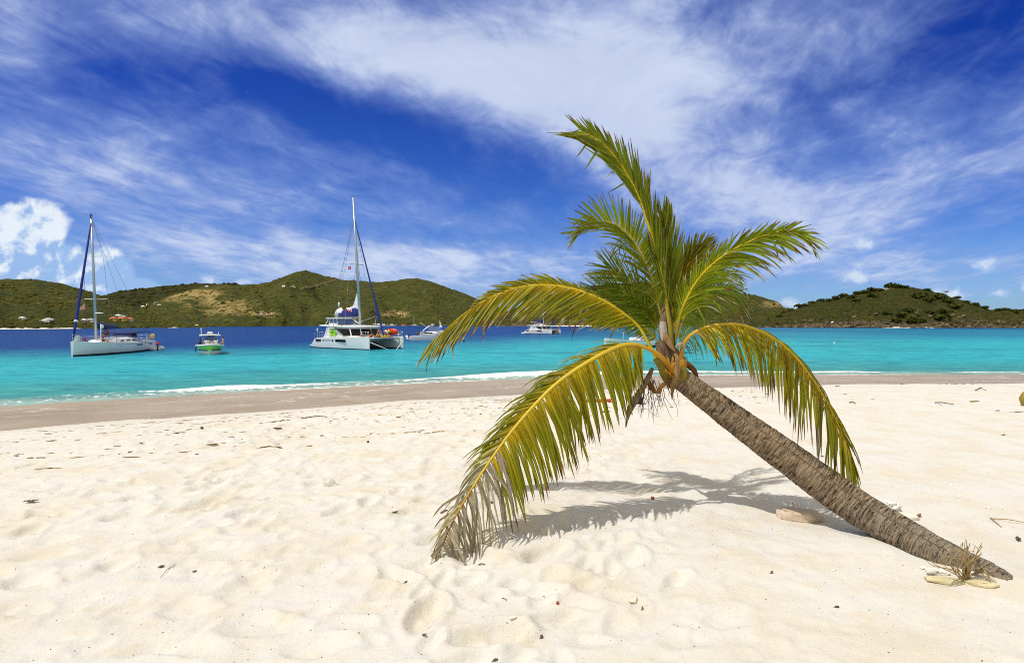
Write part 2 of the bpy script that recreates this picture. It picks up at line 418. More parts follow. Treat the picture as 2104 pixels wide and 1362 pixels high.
# ---- sand sheet (beach and sea bed in one sheet)
ang = np.radians(np.linspace(-82, 82, 1000)); rad = np.concatenate([1.2 * (16.0 / 1.2) ** np.linspace(0, 1, 620), 16.0 * (62 / 16.0) ** np.linspace(0, 1, 160)[1:], 62 * (6000 / 62.0) ** np.linspace(0, 1, 60)[1:]])
OY = -1.6
Xg = np.sin(ang)[None, :] * rad[:, None]; Yg = np.cos(ang)[None, :] * rad[:, None] + OY
Zg0, Sg = beach_base(Xg, Yg); near = (rad < 70)[:, None]
Zg = Zg0 + np.where(near, sand_relief(Xg, Yg, Sg), 0)
def sand_material():
    m = bpy.data.materials.new('coral_sand'); m.use_nodes = True; T = NT(m.node_tree); b = m.node_tree.nodes['Principled BSDF']
    pos = T.node('ShaderNodeNewGeometry').outputs['Position']; s = T.attr('inland')
    px_, py_, pz_ = T.sep(pos)
    blot = T.noise(pos, 1.6, 5, 0.6); patch = T.noise(pos, 5.5, 4, 0.6); grain = T.noise(pos, 330.0, 3, 0.7); gr2 = T.noise(pos, 900, 2, 0.7)
    dry = T.mix(T.smooth(blot, 0.42, 0.66), (0.715, 0.695, 0.648), (0.690, 0.635, 0.535))
    dry = T.mix(T.smooth(patch, 0.53, 0.70) * 0.5, dry, (0.69, 0.60, 0.45))
    dry = T.mix(T.smooth(grain, 0.42, 0.60) * 0.24, dry, (0.44, 0.36, 0.24))
    sp = T.voronoi(pos, 46.0); spc = T.voronoi(pos, 46.0, out='Color'); r_, g_, b_ = T.sep(spc)
    speck = T.smooth(sp, 0.10, 0.16, 1.0, 0.0) * T.smooth(r_, 0.72, 0.78)
    dry = T.mix(speck * 0.6, dry, T.mix(g_, (0.10, 0.075, 0.05), (0.42, 0.26, 0.15)))
    # the strip the waves reach: damp, smooth, with a ragged upper edge
    edge = T.noise(T.xyz(px_ * 0.16, py_ * 0.16, 0.0), 1.0, 4, 0.5)
    lim = 8.0 + (edge - 0.5) * 3.2
    wet = T.smooth(s - lim, -0.10, 0.10, 1.0, 0.0)
    damp = T.smooth(s - lim, 0.0, 3.2, 1.0, 0.0)
    lane = T.noise(T.xyz(px_ * 0.35, py_ * 0.35, 2.0), 1.0, 5, 0.6, 0.6)
    wetc = T.mix(T.smooth(lane, 0.35, 0.65), (0.345, 0.268, 0.178), (0.420, 0.340, 0.240))
    wetc = T.mix(T.smooth(s, 0.0, 4.0, 1.0, 0.0) * 0.5, wetc, (0.40, 0.31, 0.21))
    # thin lines of spent foam
    foam = T.smooth(T.math('ABSOLUTE', s - lim + 0.07), 0.02, 0.13, 1.0, 0.0)
    l2 = 4.6 + (T.noise(T.xyz(px_ * 0.22, py_ * 0.22, 5.0), 1.0, 4, 0.55) - 0.5) * 7.5
    foam2 = T.smooth(T.math('ABSOLUTE', s - l2), 0.0, 0.11, 1.0, 0.0) * 0.6
    l3 = 2.2 + (T.noise(T.xyz(px_ * 0.3, py_ * 0.3, 9.0), 1.0, 4, 0.55) - 0.5) * 5.5
    foam3 = T.smooth(T.math('ABSOLUTE', s - l3), 0.0, 0.16, 1.0, 0.0) * 0.5
    bubbles = T.smooth(T.noise(pos, 9.0, 4, 0.7), 0.40, 0.58)
    fm = T.math('MAXIMUM', foam, T.math('MAXIMUM', foam2, foam3)) * wet * (bubbles * 0.6 + 0.4)
    base = T.mix(damp * 0.24, dry, (0.50, 0.41, 0.31))
    base = T.mix(wet, base, wetc)
    base = T.mix(fm, base, (0.82, 0.80, 0.77))
    T.put(b.inputs['Base Color'], base)
    T.put(b.inputs['Roughness'], T.lin(wet, 0, 1, 0.95, 0.30)); T.put(b.inputs['Specular IOR Level'], T.lin(wet, 0, 1, 0.10, 0.03))
    bh = grain * 0.45 + gr2 * 0.35 + T.noise(pos, 28.0, 5, 0.65) * 2.2 + T.noise(pos, 9.0, 4, 0.6) * 2.5
    T.put(b.inputs['Normal'], T.bump(bh, 0.45, 0.012))
    return m
sand = mesh_np('beach', np.stack([Xg.ravel(), Yg.ravel(), Zg.ravel()], 1), grid_quads(*Xg.shape), sand_material())
set_attr(sand, 'inland', np.clip(Sg, -50, 60)); tag(sand, kind='structure')

# ---- water
wang = np.radians(np.linspace(-84, 84, 760)); wrad = np.concatenate([15.0 * (60 / 15.0) ** np.linspace(0, 1, 300), 60 * (9000 / 60.0) ** np.linspace(0, 1, 220)[1:]])
Xw = np.sin(wang)[None, :] * wrad[:, None]; Yw = np.cos(wang)[None, :] * wrad[:, None]
Sw = shore_s(Xw, Yw)
along = fbm(Xw * 0.11, Yw * 0.05, 71, 3)
brk = 0.5 + 1.0 * sstep(along, 0.42, 0.62)
pos_b = 1.5 + 1.7 * (fbm(Xw * 0.16, Yw * 0.16, 73, 3) - .5)
dcrest = Sw + pos_b
ridge = np.where(dcrest > 0, np.exp(-(dcrest / 0.42) ** 2), np.exp(-(dcrest / 1.5) ** 2))
left_side = sstep(-Xw, -14, 2)
Zw = SEA + 0.17 * ridge * brk * (0.35 + 0.65 * left_side) + 0.05 * (fbm(Xw * 0.5, Yw * 0.9, 75, 3) - .5) * sstep(-Sw, 0.5, 6)
Zw += 0.05 * np.exp(-((Sw + 6.5 + 2 * (along - .5)) / 1.6) ** 2) * left_side
fo_n = fbm(Xw * 1.6, Yw * 1.6, 79, 4)
foam_band = sstep(dcrest, -0.28, 0.10) * sstep(dcrest, 1.9, 0.2)
wdt = 0.07 + 0.34 * sstep(along, 0.36, 0.60) * (0.25 + 0.75 * left_side) + 0.22 * (fbm(Xw * 0.9, Yw * 0.9, 77, 3) - .5)
foam_old = np.clip(foam_band * (0.12 + 0.75 * brk * (0.3 + 0.7 * left_side)) + 0.25 * sstep(Sw, -0.35, -0.05), 0, 1)
edge_d = dcrest - 0.25 * (fo_n - .5)
foam = sstep(edge_d, -0.25, -0.02) * (1 - sstep(edge_d, 0.5 * wdt, wdt * 2.2 + .12)) * (0.45 + 0.55 * sstep(along, 0.34, 0.5))
foam = np.maximum(foam, 0.75 * sstep(Sw, -0.30, -0.08) * (0.3 + 0.7 * sstep(fbm(Xw * .3, Yw * .3, 78, 3), .4, .6)))
foam = np.maximum(foam, 0.42 * sstep(edge_d, 0.0, 0.5) * (1 - sstep(edge_d, .6, 2.6)) * left_side)
dist_w = np.maximum(Yw, 1); pxw = CX + F * Xw / dist_w
row = HY + F * (EYE - SEA) / np.hypot(Yw, 0.02 * Xw).clip(1)
thr = np.interp(pxw, [-600, 0, 300, 500, 700, 1000, 1150, 1400, 2104, 3000], [730, 728, 725, 720, 711, 703, 690, 683, 680, 680])
wob = (fbm(Xw * 0.016, Yw * 0.010, 81, 4) - .5)
deep = sstep(thr - row + wob * 30, -20, 20)
deep = np.where(Yw < 20, 0, deep)
def water_material():
    m = bpy.data.materials.new('sea_water'); m.use_nodes = True; T = NT(m.node_tree); b = m.node_tree.nodes['Principled BSDF']
    pos = T.node('ShaderNodeNewGeometry').outputs['Position']; x, y, z = T.sep(pos)
    deep = T.attr('deep'); foam = T.attr('foam'); s = T.attr('inland')
    grass = T.noise(T.xyz(x * 0.030, y * 0.11, 1.0), 1.0, 5, 0.6, 0.3)
    grass2 = T.noise(T.xyz(x * 0.10, y * 0.30, 4.0), 1.0, 5, 0.65, 0.3)
    shallow = T.mix(T.smooth(s, -3.0, -16.0), (0.050, 0.285, 0.275), (0.030, 0.385, 0.445))
    shallow = T.mix(T.smooth(s, -0.2, -2.8, 1.0, 0.0) * 0.8, shallow, (0.40, 0.44, 0.35))
    shallow = T.mix(T.smooth(s, -45.0, -110.0), shallow, (0.022, 0.27, 0.37))
    shallow = T.mix(T.smooth(grass + (grass2 - 0.5) * 0.5, 0.54, 0.72) * 0.62 * T.smooth(s, -4.0, -10.0), shallow, (0.016, 0.16, 0.185))
    deepc = T.mix(grass2, (0.002, 0.028, 0.150), (0.005, 0.062, 0.27))
    c = T.mix(deep, shallow, deepc)
    chop = T.noise(T.xyz(x * 0.42, y * 0.80, 0.0), 1.0, 6, 0.70, 0.4)  # light and dark of the waves, painted into the base colour
    c = T.mix(T.smooth(chop, 0.48, 0.66) * 0.55, c, T.mix(deep, (0.012, 0.13, 0.19), (0.002, 0.014, 0.075)))
    c = T.mix(T.smooth(chop, 0.48, 0.32) * 0.38, c, T.mix(deep, (0.10, 0.52, 0.53), (0.015, 0.12, 0.33)))
    rip = T.noise(T.xyz(x * 1.6, y * 2.2, 8.0), 1.0, 5, 0.7, 0.5)  # finer ripples, their light and dark painted in the same way
    c = T.mix(T.smooth(rip, 0.46, 0.70) * 0.34, c, T.mix(deep, (0.020, 0.17, 0.22), (0.002, 0.016, 0.085)))
    c = T.mix(T.smooth(rip, 0.44, 0.26) * 0.30, c, T.mix(deep, (0.16, 0.56, 0.58), (0.02, 0.14, 0.36)))
    fleck = T.noise(T.xyz(x * 0.8, y * 1.3, 3.0), 1.0, 6, 0.7)
    c = T.mix(T.smooth(fleck, 0.66, 0.74) * deep * 0.5, c, (0.45, 0.55, 0.65))
    lace = T.noise(pos, 3.2, 6, 0.7, 0.6)
    foam = T.smooth(foam + (lace - 0.5) * 2.0, 0.44, 0.70) * T.smooth(foam, 0.02, 0.2)
    c = T.mix(foam, c, (0.84, 0.84, 0.82))
    T.put(b.inputs['Base Color'], c)
    b.inputs['Roughness'].default_value = 0.9; b.inputs['Specular IOR Level'].default_value = 0.0
    h = T.noise(T.xyz(x * 1.1, y * 1.8, 0.0), 1.0, 6, 0.62, 0.3) + T.noise(T.xyz(x * 0.25, y * 0.5, 6.0), 1.0, 4, 0.6) * 1.5 + T.noise(pos, 6.0, 4, 0.6) * 0.25
    nb = T.bump(h, 0.75, 0.16)
    T.put(b.inputs['Normal'], T.bump(h, 0.35, 0.10))
    g = T.node('ShaderNodeBsdfGlossy'); g.inputs['Roughness'].default_value = 0.16; g.inputs['Color'].default_value = (1, 1, 1, 1); T.put(g.inputs['Normal'], nb)
    lw = T.node('ShaderNodeLayerWeight'); lw.inputs['Blend'].default_value = 0.5; T.put(lw.inputs['Normal'], nb)
    fac = (X(T, lw.outputs['Facing']) * X(T, lw.outputs['Facing']) * 0.17 + 0.02) * (1.0 - foam)      # the polarised sheen of the photograph
    ms = T.node('ShaderNodeMixShader'); T.put(ms.inputs[0], fac)
    m.node_tree.links.new(b.outputs[0], ms.inputs[1]); m.node_tree.links.new(g.outputs[0], ms.inputs[2])
    m.node_tree.links.new(ms.outputs[0], m.node_tree.nodes['Material Output'].inputs['Surface'])
    return m
water = mesh_np('water', np.stack([Xw.ravel(), Yw.ravel(), Zw.ravel()], 1), grid_quads(*Xw.shape), water_material())
set_attr(water, 'deep', deep); set_attr(water, 'foam', foam); set_attr(water, 'inland', np.clip(Sw, -300, 60)); tag(water, kind='structure')

# ---- hills
def hill_material():
    m = bpy.data.materials.new('dry_scrub_hillside'); m.use_nodes = True; T = NT(m.node_tree); b = m.node_tree.nodes['Principled BSDF']
    pos = T.node('ShaderNodeNewGeometry').outputs['Position']; dry = T.attr('dry'); rocky = T.attr('rocky'); fs = T.attr('grainscale')
    p = T.node('ShaderNodeVectorMath', operation='SCALE'); T.put(p.inputs[0], pos); T.put(p.inputs[3], fs)
    p = X(T, p.outputs[0])
    n1 = T.noise(p, 0.11, 7, 0.68); n2 = T.noise(p, 0.03, 5, 0.6); n3 = T.noise(p, 0.4, 5, 0.7)
    v1 = T.voronoi(p, 0.21)
    green = T.mix(T.smooth(n1, 0.38, 0.62), (0.050, 0.052, 0.010), (0.150, 0.130, 0.024))
    green = T.mix(T.smooth(n2, 0.45, 0.65) * 0.6, green, (0.180, 0.130, 0.034))
    green = T.mix(T.smooth(v1, 0.25, 0.75) * 0.5, (0.044, 0.056, 0.010), green, 'MIX')
    tan = T.mix(n3, (0.26, 0.185, 0.062), (0.44, 0.33, 0.13))
    f = T.smooth(n1 + (n3 - 0.5) * 0.6 + (dry - 0.5) * 0.95, 0.48, 0.76)
    c = T.mix(f, green, tan)
    rk = T.mix(T.smooth(n3, 0.35, 0.62), (0.060, 0.042, 0.028), (0.25, 0.185, 0.115))
    c = T.mix(T.smooth(rocky + (n1 - 0.5) * 1.1, 0.40, 0.62), c, rk)
    T.put(b.inputs['Base Color'], T.mix(1.0, c, T.xyz(T.attr('tone'), T.attr('tone'), T.attr('tone')), 'MULTIPLY')); b.inputs['Roughness'].default_value = 0.95; b.inputs['Specular IOR Level'].default_value = 0.1
    T.put(b.inputs['Normal'], T.bump(n1 * 1.0 + n3 * 0.6, 1.0, 4.0))
    return m
HILL_M = hill_material(); HILLS = []
def hill(name, prof, shore_row, depth0, depth1, seed, dry=(), rocky_shore=0.0, rough=1.0, spur=0.35, dry_base=0.35, gs=1.0, back=0.35, tone=1.0):
    """prof: skyline as (px, row); shore_row: [(px, row)] where its foot meets the sea; depth0/1: [(px, m)] of foot and crest"""
    xs = np.array([p[0] for p in prof], float); px = np.arange(xs[0], xs[-1] + .1, 1.6)
    rw = np.interp(px, xs, [p[1] for p in prof])
    k = np.exp(-np.linspace(-2, 2, 13) ** 2); k /= k.sum(); rw = np.convolve(np.pad(rw, 6, 'edge'), k, 'valid')
    d0 = np.interp(px, *zip(*depth0)); d1 = np.interp(px, *zip(*depth1))
    t = np.concatenate([np.linspace(-0.02, 1, 96), np.linspace(1.02, 1 + back, 12)])[:, None]
    D = d0 + (d1 - d0) * t
    zr = EYE + (HY - rw) / F * d1
    q = 0.95 - spur * (fbm((px[None, :] + 60 * t) / 70.0, t * 1.3, seed, 3) - .5) * 2.4
    sh = np.sign(t) * np.abs(np.clip(t, -1, 1)) ** np.clip(q, 0.45, 1.7)
    sh = np.where(t > 1, 1 - (t - 1) * 1.1, sh)
    Z = SEA - 0.25 + (zr - SEA + 0.25) * sh
    Xh = (px[None, :] - CX) / F * D
    env = np.clip(np.minimum(t, 1.6 - t) * 6, 0, 1)
    hgt = np.maximum(zr - SEA, 4)[None, :]
    Z += env * rough * (0.9 * (fbm(Xh * 0.11 * gs, D * 0.11 * gs, seed + 5, 4) - .5) * 3.0 / gs + hgt * 0.26 * (fbm(Xh * 0.014 * gs, D * 0.014 * gs, seed + 9, 3) - .5) * np.clip((1 - np.abs(t - .5) * 2) * 2, 0, 1))
    capz = EYE + (HY - rw)[None, :] / F * D * 1.0 + 0.6
    Z = np.where(t < 0.985, np.minimum(Z, capz), Z)
    o = mesh_np(name, np.stack([Xh.ravel(), D.ravel(), Z.ravel()], 1), grid_quads(*Xh.shape), HILL_M); tag(o, kind='structure')
    dr = np.full(Xh.shape, dry_base)
    rowv = HY - (Z - EYE) / D * F; pxv = np.broadcast_to(px[None, :], Xh.shape)
    for (bx, by, rx, ry, a) in dry: dr += a * np.exp(-((pxv - bx) / rx) ** 2 - ((rowv - by) / ry) ** 2)
    set_attr(o, 'dry', dr + 0.26 * (fbm(Xh * 0.012 * gs, D * 0.012 * gs + Z * .02, seed + 3, 3) - .5)); set_attr(o, 'tone', np.full(Xh.shape, tone)); set_attr(o, 'rocky', rocky_shore * np.clip(1 - (Z - SEA) / (0.30 * hgt), 0, 1) ** 0.8 if rocky_shore else np.zeros(Xh.shape)); set_attr(o, 'grainscale', np.full(Xh.shape, gs))
    HILLS.append((o, px, D, Xh, Z, rowv)); return HILLS[-1]
def on_hill(h, px, row):
    """point of that hill's face seen at (px, row)"""
    _, pxs, D, Xh, Z, rv = h
    j = int(np.clip(np.searchsorted(pxs, px), 0, len(pxs) - 1)); col = np.minimum.accumulate(rv[:, j])
    i = int(np.argmax(col <= row)) if (col <= row).any() else 95
    return Vector((Xh[i, j], D[i, j], Z[i, j]))

hBack = hill('hill_range', [(180, 628), (230, 600), (262, 596), (300, 593), (340, 588), (380, 584), (430, 582.5), (480, 583), (540, 588), (600, 600)], None,
             [(0, 900)], [(0, 1500)], 101, dry_base=0.10, gs=0.45, tone=0.5)
hMain = hill('hill_ridge', [(150, 668), (210, 662), (280, 640), (320, 618), (350, 606), (385, 598), (420, 588), (455, 584), (500, 586), (530, 585), (550, 581), (575, 571), (600, 562), (625, 556.5), (650, 561), (672, 568), (700, 574), (740, 578),
                            (780, 580), (812, 577), (835, 573), (855, 572), (880, 577), (915, 589), (955, 604), (1000, 622), (1060, 645), (1140, 664)], None,
             [(150, 420), (500, 500), (700, 590), (1100, 800)], [(150, 700), (500, 850), (700, 1100), (1100, 1250)], 113,
             dry=((380, 615, 70, 20, 0.33), (450, 640, 60, 26, 0.28), (500, 630, 50, 25, 0.2), (545, 646, 40, 9, 0.3), (815, 645, 40, 8, 0.55), (610, 590, 60, 10, 0.12), (420, 600, 60, 12, 0.3)), spur=0.42, gs=0.62, dry_base=0.24)
hLeft = hill('hill_shoulder', [(-260, 588), (-120, 580), (0, 575), (40, 573), (75, 574), (100, 578), (130, 584), (160, 591), (200, 604), (240, 622), (290, 640), (340, 655), (400, 668), (420, 672)], None,
             [(-260, 280), (0, 285), (200, 330), (420, 400)], [(-260, 470), (0, 480), (400, 560)], 127,
             dry=((60, 600, 120, 14, 0.10), (40, 622, 80, 10, 0.14), (150, 615, 60, 8, 0.12)), spur=0.3, gs=1.0, dry_base=0.30)
hMid = hill('hill_cove', [(960, 666), (1010, 655), (1060, 632), (1110, 612), (1160, 597), (1200, 588), (1250, 584), (1310, 580), (1370, 582), (1430, 590), (1470, 594), (1510, 599), (1550, 607), (1585, 617), (1602, 622), (1612, 632), (1650, 640), (1690, 655)], None,
            [(960, 620), (1300, 520), (1700, 520)], [(960, 800), (1300, 780), (1700, 700)], 139,
            dry=((1570, 630, 60, 14, 0.30), (1600, 622, 25, 8, 0.35), (1080, 655, 60, 10, 0.2)), rocky_shore=0.62, spur=0.35, gs=0.8, dry_base=0.20, tone=0.85)
hIsle = hill('hill_headland', [(1540, 669), (1580, 655), (1620, 640), (1650, 628), (1690, 619), (1730, 610), (1770, 601), (1800, 596), (1835, 590), (1865, 589), (1900, 594), (1940, 604), (1975, 616), (2010, 628), (2035, 636), (2050, 640), (2070, 637), (2104, 640), (2180, 638), (2300, 650), (2420, 668)], None,
             [(1540, 400), (1850, 370), (2104, 360), (2420, 380)], [(1540, 470), (1850, 500), (2420, 470)], 151,
             dry=((1860, 615, 60, 14, 0.22), (1960, 650, 30, 14, 0.3), (1700, 640, 50, 10, 0.1), (1790, 655, 30, 8, 0.15)), rocky_shore=0.80, spur=0.3, gs=1.5, dry_base=0.22, rough=1.3, tone=0.86)

# scrub: thousands of low thorny bushes no one could count
def clump_verts(n, seed):
    r = np.random.default_rng(seed); nu, nv = 7, 4
    th = np.linspace(0.25, math.pi * .62, nv)[:, None]; ph = np.linspace(0, 2 * math.pi, nu, endpoint=False)[None, :]
    base = np.stack([np.sin(th) * np.cos(ph), np.sin(th) * np.sin(ph), np.cos(th) + 0 * ph], -1).reshape(-1, 3)
    V = base[None] * (1 + 0.45 * (r.random((n, len(base), 1)) - .5))
    q = []
    for i in range(nv - 1):
        for j in range(nu): q.append((i * nu + j, i * nu + (j + 1) % nu, (i + 1) * nu + (j + 1) % nu, (i + 1) * nu + j))
    top = [(0, 3, 2, 1), (0, 5, 4, 3), (0, 6, 5, 5)]
    return V, np.array(q + top[:2])
def scrub_material():
    m = bpy.data.materials.new('scrub_leaves'); m.use_nodes = True; T = NT(m.node_tree); b = m.node_tree.nodes['Principled BSDF']
    c = T.attr('tint', 'Color'); pos = T.node('ShaderNodeNewGeometry').outputs['Position']
    n = T.noise(pos, 1.1, 4, 0.7)
    T.put(b.inputs['Base Color'], T.mix(T.smooth(n, 0.3, 0.7), T.mix(1.0, c, (0.55, 0.55, 0.5), 'MULTIPLY'), T.mix(1.0, c, (1.35, 1.3, 1.2), 'MULTIPLY')))
    b.inputs['Roughness'].default_value = 0.9; b.inputs['Specular IOR Level'].default_value = 0.1
    T.put(b.inputs['Normal'], T.bump(n, 1.0, 0.8))
    return m
SCRUB = scrub_material()
allv = []; allq = []; allc = []; base_i = 0
for hi, (h, n, smin, smax) in enumerate(((hLeft, 3000, 0.4, 1.4), (hMain, 4600, 0.6, 2.1), (hMid, 2400, 0.5, 1.9), (hIsle, 2400, 0.35, 1.1), (hBack, 500, 3, 7))):
    _, pxs, D, Xh, Z, rv = h
    i = rng.integers(3, 98, n); j = rng.integers(0, len(pxs), n)
    dens_ = fbm(Xh[i, j] * 0.03, D[i, j] * 0.03, 201 + hi, 3); keep = dens_ + rng.random(n) * 0.35 > 0.58
    if h is hMain: keep &= ~((pxs[j] > 330) & (pxs[j] < 520) & (rng.random(n) < 0.55))
    i, j = i[keep], j[keep]; n = len(i)
    V, q = clump_verts(n, 300 + hi); sc = smin + (smax - smin) * rng.random(n) ** 2.2
    V = V * sc[:, None, None] * np.array([1.15, 1.15, 0.8]); V += np.stack([Xh[i, j], D[i, j], Z[i, j]], 1)[:, None, :]
    pal = np.array([(0.085, 0.086, 0.014), (0.110, 0.100, 0.020), (0.066, 0.072, 0.013), (0.140, 0.112, 0.027), (0.110, 0.115, 0.018)]); cc = pal[rng.integers(0, 5, n)]
    if h is hBack: cc = cc * 0.5
    if h is hIsle: cc = cc * 0.72
    m_ = V.shape[1]
    allq.append((q[None] + (base_i + np.arange(n) * m_)[:, None, None]).reshape(-1, 4)); allv.append(V.reshape(-1, 3)); allc.append(np.repeat(cc, m_, 0)); base_i += n * m_
scrub = mesh_np('hillside_scrub', np.concatenate(allv), np.concatenate(allq), SCRUB); set_col(scrub, 'tint', np.concatenate(allc))
tag(scrub, 'low green and brown scrub covering the hills across the bay', 'scrub', kind='stuff')

# bushes and trees one can tell apart on the near headland
def leafy_mesh(name, seed, n=320, flat=0.75, leaf=0.16):
    r = np.random.default_rng(seed); lob = [(0, 0, .45, .62)] + [(r.uniform(-.6, .6), r.uniform(-.6, .6), r.uniform(.2, .65), r.uniform(.28, .5)) for _ in range(6)]
    vs = []; qs = []; cs = []
    for k in range(n):
        lx, ly, lz, lr = lob[r.integers(0, len(lob))]; dv = r.normal(size=3); dv /= np.linalg.norm(dv); dv[2] = abs(dv[2]) if r.random() < .7 else dv[2]
        c = np.array([lx, ly, lz * flat]) + dv * lr * (0.75 + 0.3 * r.random()) * np.array([1, 1, flat])
        a = r.normal(size=3); a /= np.linalg.norm(a); b2 = np.cross(a, dv + 0.4 * r.normal(size=3)); b2 /= np.linalg.norm(b2) + 1e-6
        s_ = leaf * (0.6 + 0.8 * r.random()); i0 = len(vs)
        vs += [c - a * s_, c + b2 * s_ * .7, c + a * s_, c - b2 * s_ * .7]; qs.append((i0, i0 + 1, i0 + 2, i0 + 3)); t_ = r.random()
        cs += [np.array([0.034, 0.048, 0.010]) * (1 - t_) + np.array([0.095, 0.108, 0.020]) * t_] * 4
    o = mesh_np(name, np.array(vs), np.array(qs), SCRUB, smooth=False); set_col(o, 'tint', np.array(cs)); return o
bush_src = [leafy_mesh('bush', 401 + k) for k in range(5)]
used_src = set()
BUSHES = [(1610, 640, 9), (1624, 636, 10), (1640, 631, 11), (1652, 626, 12), (1668, 622, 10), (1684, 617, 14), (1700, 619, 12), (1716, 615, 13), (1733, 608, 16), (1748, 612, 12), (1760, 604, 15), (1776, 602, 13), (1790, 598, 14), (1806, 596, 12), (1828, 590, 17), (1843, 590, 14), (1856, 591, 11),
          (1790, 610, 14), (1758, 618, 12), (1880, 612, 18), (1896, 606, 13), (1904, 618, 16), (1926, 614, 15), (1944, 620, 18), (1955, 632, 18), (1938, 642, 20), (1912, 645, 17), (1928, 655, 22), (1866, 640, 16), (1848, 650, 15), (1822, 645, 13), (1840, 661, 17), (1872, 662, 18), (1893, 661, 14), (1600, 650, 9), (1985, 622, 12), (2004, 627, 12), (2024, 634, 10), (2050, 636, 13), (2064, 634, 12), (2084, 640, 13), (2102, 641, 14), (1966, 612, 10), (1580, 655, 8), (1905, 596, 8)]
for k, (px, row_, w) in enumerate(BUSHES):
    p = on_hill(hIsle, px, row_ + 1.0); src = bush_src[k % 5]
    if (k % 5) not in used_src: o = src; used_src.add(k % 5)
    else: o = src.copy(); COL.objects.link(o)
    sc = w / F * p.y * 0.85; o.location = p - Vector((0, 0, 0.12 * sc)); o.rotation_euler = (0, 0, k * 2.4); o.scale = (sc, sc, sc * (0.75 + 0.25 * ((k * 7) % 5) / 4))
    tag(o, 'dark green rounded bush growing on the rocky headland across the bay', 'bush', 'bushes on the headland')
bark = mat('grey_bark', (0.16, 0.12, 0.08), 0.9)
t_ = on_hill(hIsle, 1942, 606); tr = thing('tree', 'lone flat-topped tree leaning out from the headland skyline', 'tree', t_)
m = MB(); m.tube([(0, 0, -.6), (.5, 0, 1.3), (1.6, 0, 2.6), (2.6, 0, 3.3)], [.22, .18, .12, .06], 6); m.tube([(.5, 0, 1.3), (-.3, .3, 2.3), (-1.2, .4, 2.9)], [.14, .1, .05], 6); m.build('trunk', bark, tr)
cr = leafy_mesh('crown', 431, 260, 0.32, 0.13); cr.parent = tr; cr.location = (1.1, 0, 2.5); cr.scale = (2.9, 2.4, 2.2)

# boulders along the headland's foot: a jumble of stone
rk_v = []; rk_q = []; rk_c = []; bi = 0
for h, p0, p1, n, smin, smax in ((hIsle, 1560, 2200, 900, 0.3, 1.5), (hMid, 1300, 1620, 260, 0.4, 1.3)):
    pxs_ = rng.uniform(p0, p1, n); V, q = clump_verts(n, 511 + n); sc = smin + (smax - smin) * rng.random(n) ** 3
    pts = []
    for a in pxs_:
        j = int(np.clip(np.searchsorted(h[1], a), 0, len(h[1]) - 1)); i = int(3 + 26 * rng.random() ** 2.6); pts.append((h[3][i, j], h[2][i, j] - 0.5, max(h[4][i, j], SEA - .1)))
    V = V * sc[:, None, None] * np.array([1.2, 1.0, 0.75]) + np.array(pts)[:, None, :]
    pal = np.array([(0.10, 0.075, 0.05), (0.055, 0.042, 0.03), (0.17, 0.125, 0.08), (0.22, 0.17, 0.11)]); m_ = V.shape[1]
    rk_q.append((q[None] + (bi + np.arange(n) * m_)[:, None, None]).reshape(-1, 4)); rk_v.append(V.reshape(-1, 3)); rk_c.append(np.repeat(pal[rng.integers(0, 4, n)], m_, 0)); bi += n * m_
rocks = mesh_np('shore_rubble', np.concatenate(rk_v), np.concatenate(rk_q), SCRUB, smooth=False); set_col(rocks, 'tint', np.concatenate(rk_c))
tag(rocks, 'brown boulders and rubble along the foot of the headland', 'rubble', kind='stuff')

# pale strips: far beaches and tracks cut into the slopes
pale = mat('pale_beach_sand', (0.80, 0.74, 0.62), 0.9, var=0.1, scale=0.3)
track_m = mat('bare_track_earth', (0.50, 0.38, 0.21), 0.9, var=0.2, scale=0.3)
def far_beach(h, a, b, width, rise):
    _, pxs, D, Xh, Z, rv = h; m = MB(); rings = []
    for px in np.arange(a, b + .1, 6.0):
        j = int(np.clip(np.searchsorted(pxs, px), 0, len(pxs) - 1)); i = int(np.argmax(Z[:, j] > SEA + 0.02))
        e = max(0.15, min(1, (px - a) / 14, (b - px) / 14)) * (0.75 + 0.5 * mnoise.noise(Vector((px * .06, 0, 0))))
        y0 = D[i, j] - width * .6; k = (px - CX) / F
        rings.append([(k * y0, y0, SEA + 0.03), (k * (y0 + width), y0 + width, SEA + 0.03 + rise * e), (k * (y0 + width * 1.3), y0 + width * 1.3, SEA - 0.5)])
    m.loft(rings, closed=False, cap0=False, cap1=False); o = m.build('far_beach', pale); tag(o, kind='structure')
far_beach(hLeft, -120, 172, 7, 0.95); far_beach(hLeft, 345, 372, 6, 0.5); far_beach(hMain, 925, 1005, 12, 1.6); far_beach(hMid, 1120, 1235, 9, 1.3); far_beach(hIsle, 1812, 1925, 4, 0.8)
def track(h, pts, w):
    m = MB(); rings = []
    for i in range(len(pts) - 1):
        for t in np.linspace(0, 1, 14, endpoint=(i == len(pts) - 2)):
            px = pts[i][0] * (1 - t) + pts[i + 1][0] * t; r_ = pts[i][1] * (1 - t) + pts[i + 1][1] * t
            r_ += 0.7 * mnoise.noise(Vector((px * .11, r_ * .1, 1)))
            p = on_hill(h, px, r_); rings.append([p + Vector((0, -w * .4, 0.5)), p + Vector((0, w * .2, 0.5 + w * .8))])
    m.loft(rings, closed=False, cap0=False, cap1=False); o = m.build('track', track_m); tag(o, kind='structure')
track(hMain, [(616, 596), (640, 592), (662, 585), (690, 577)], 3.2); track(hMain, [(526, 654), (545, 650), (565, 648)], 2.2); track(hMain, [(295, 640), (302, 630), (299, 622)], 3.0)
track(hMain, [(795, 645), (812, 642)], 3.0); track(hMain, [(800, 650), (818, 646), (832, 651)], 2.5)

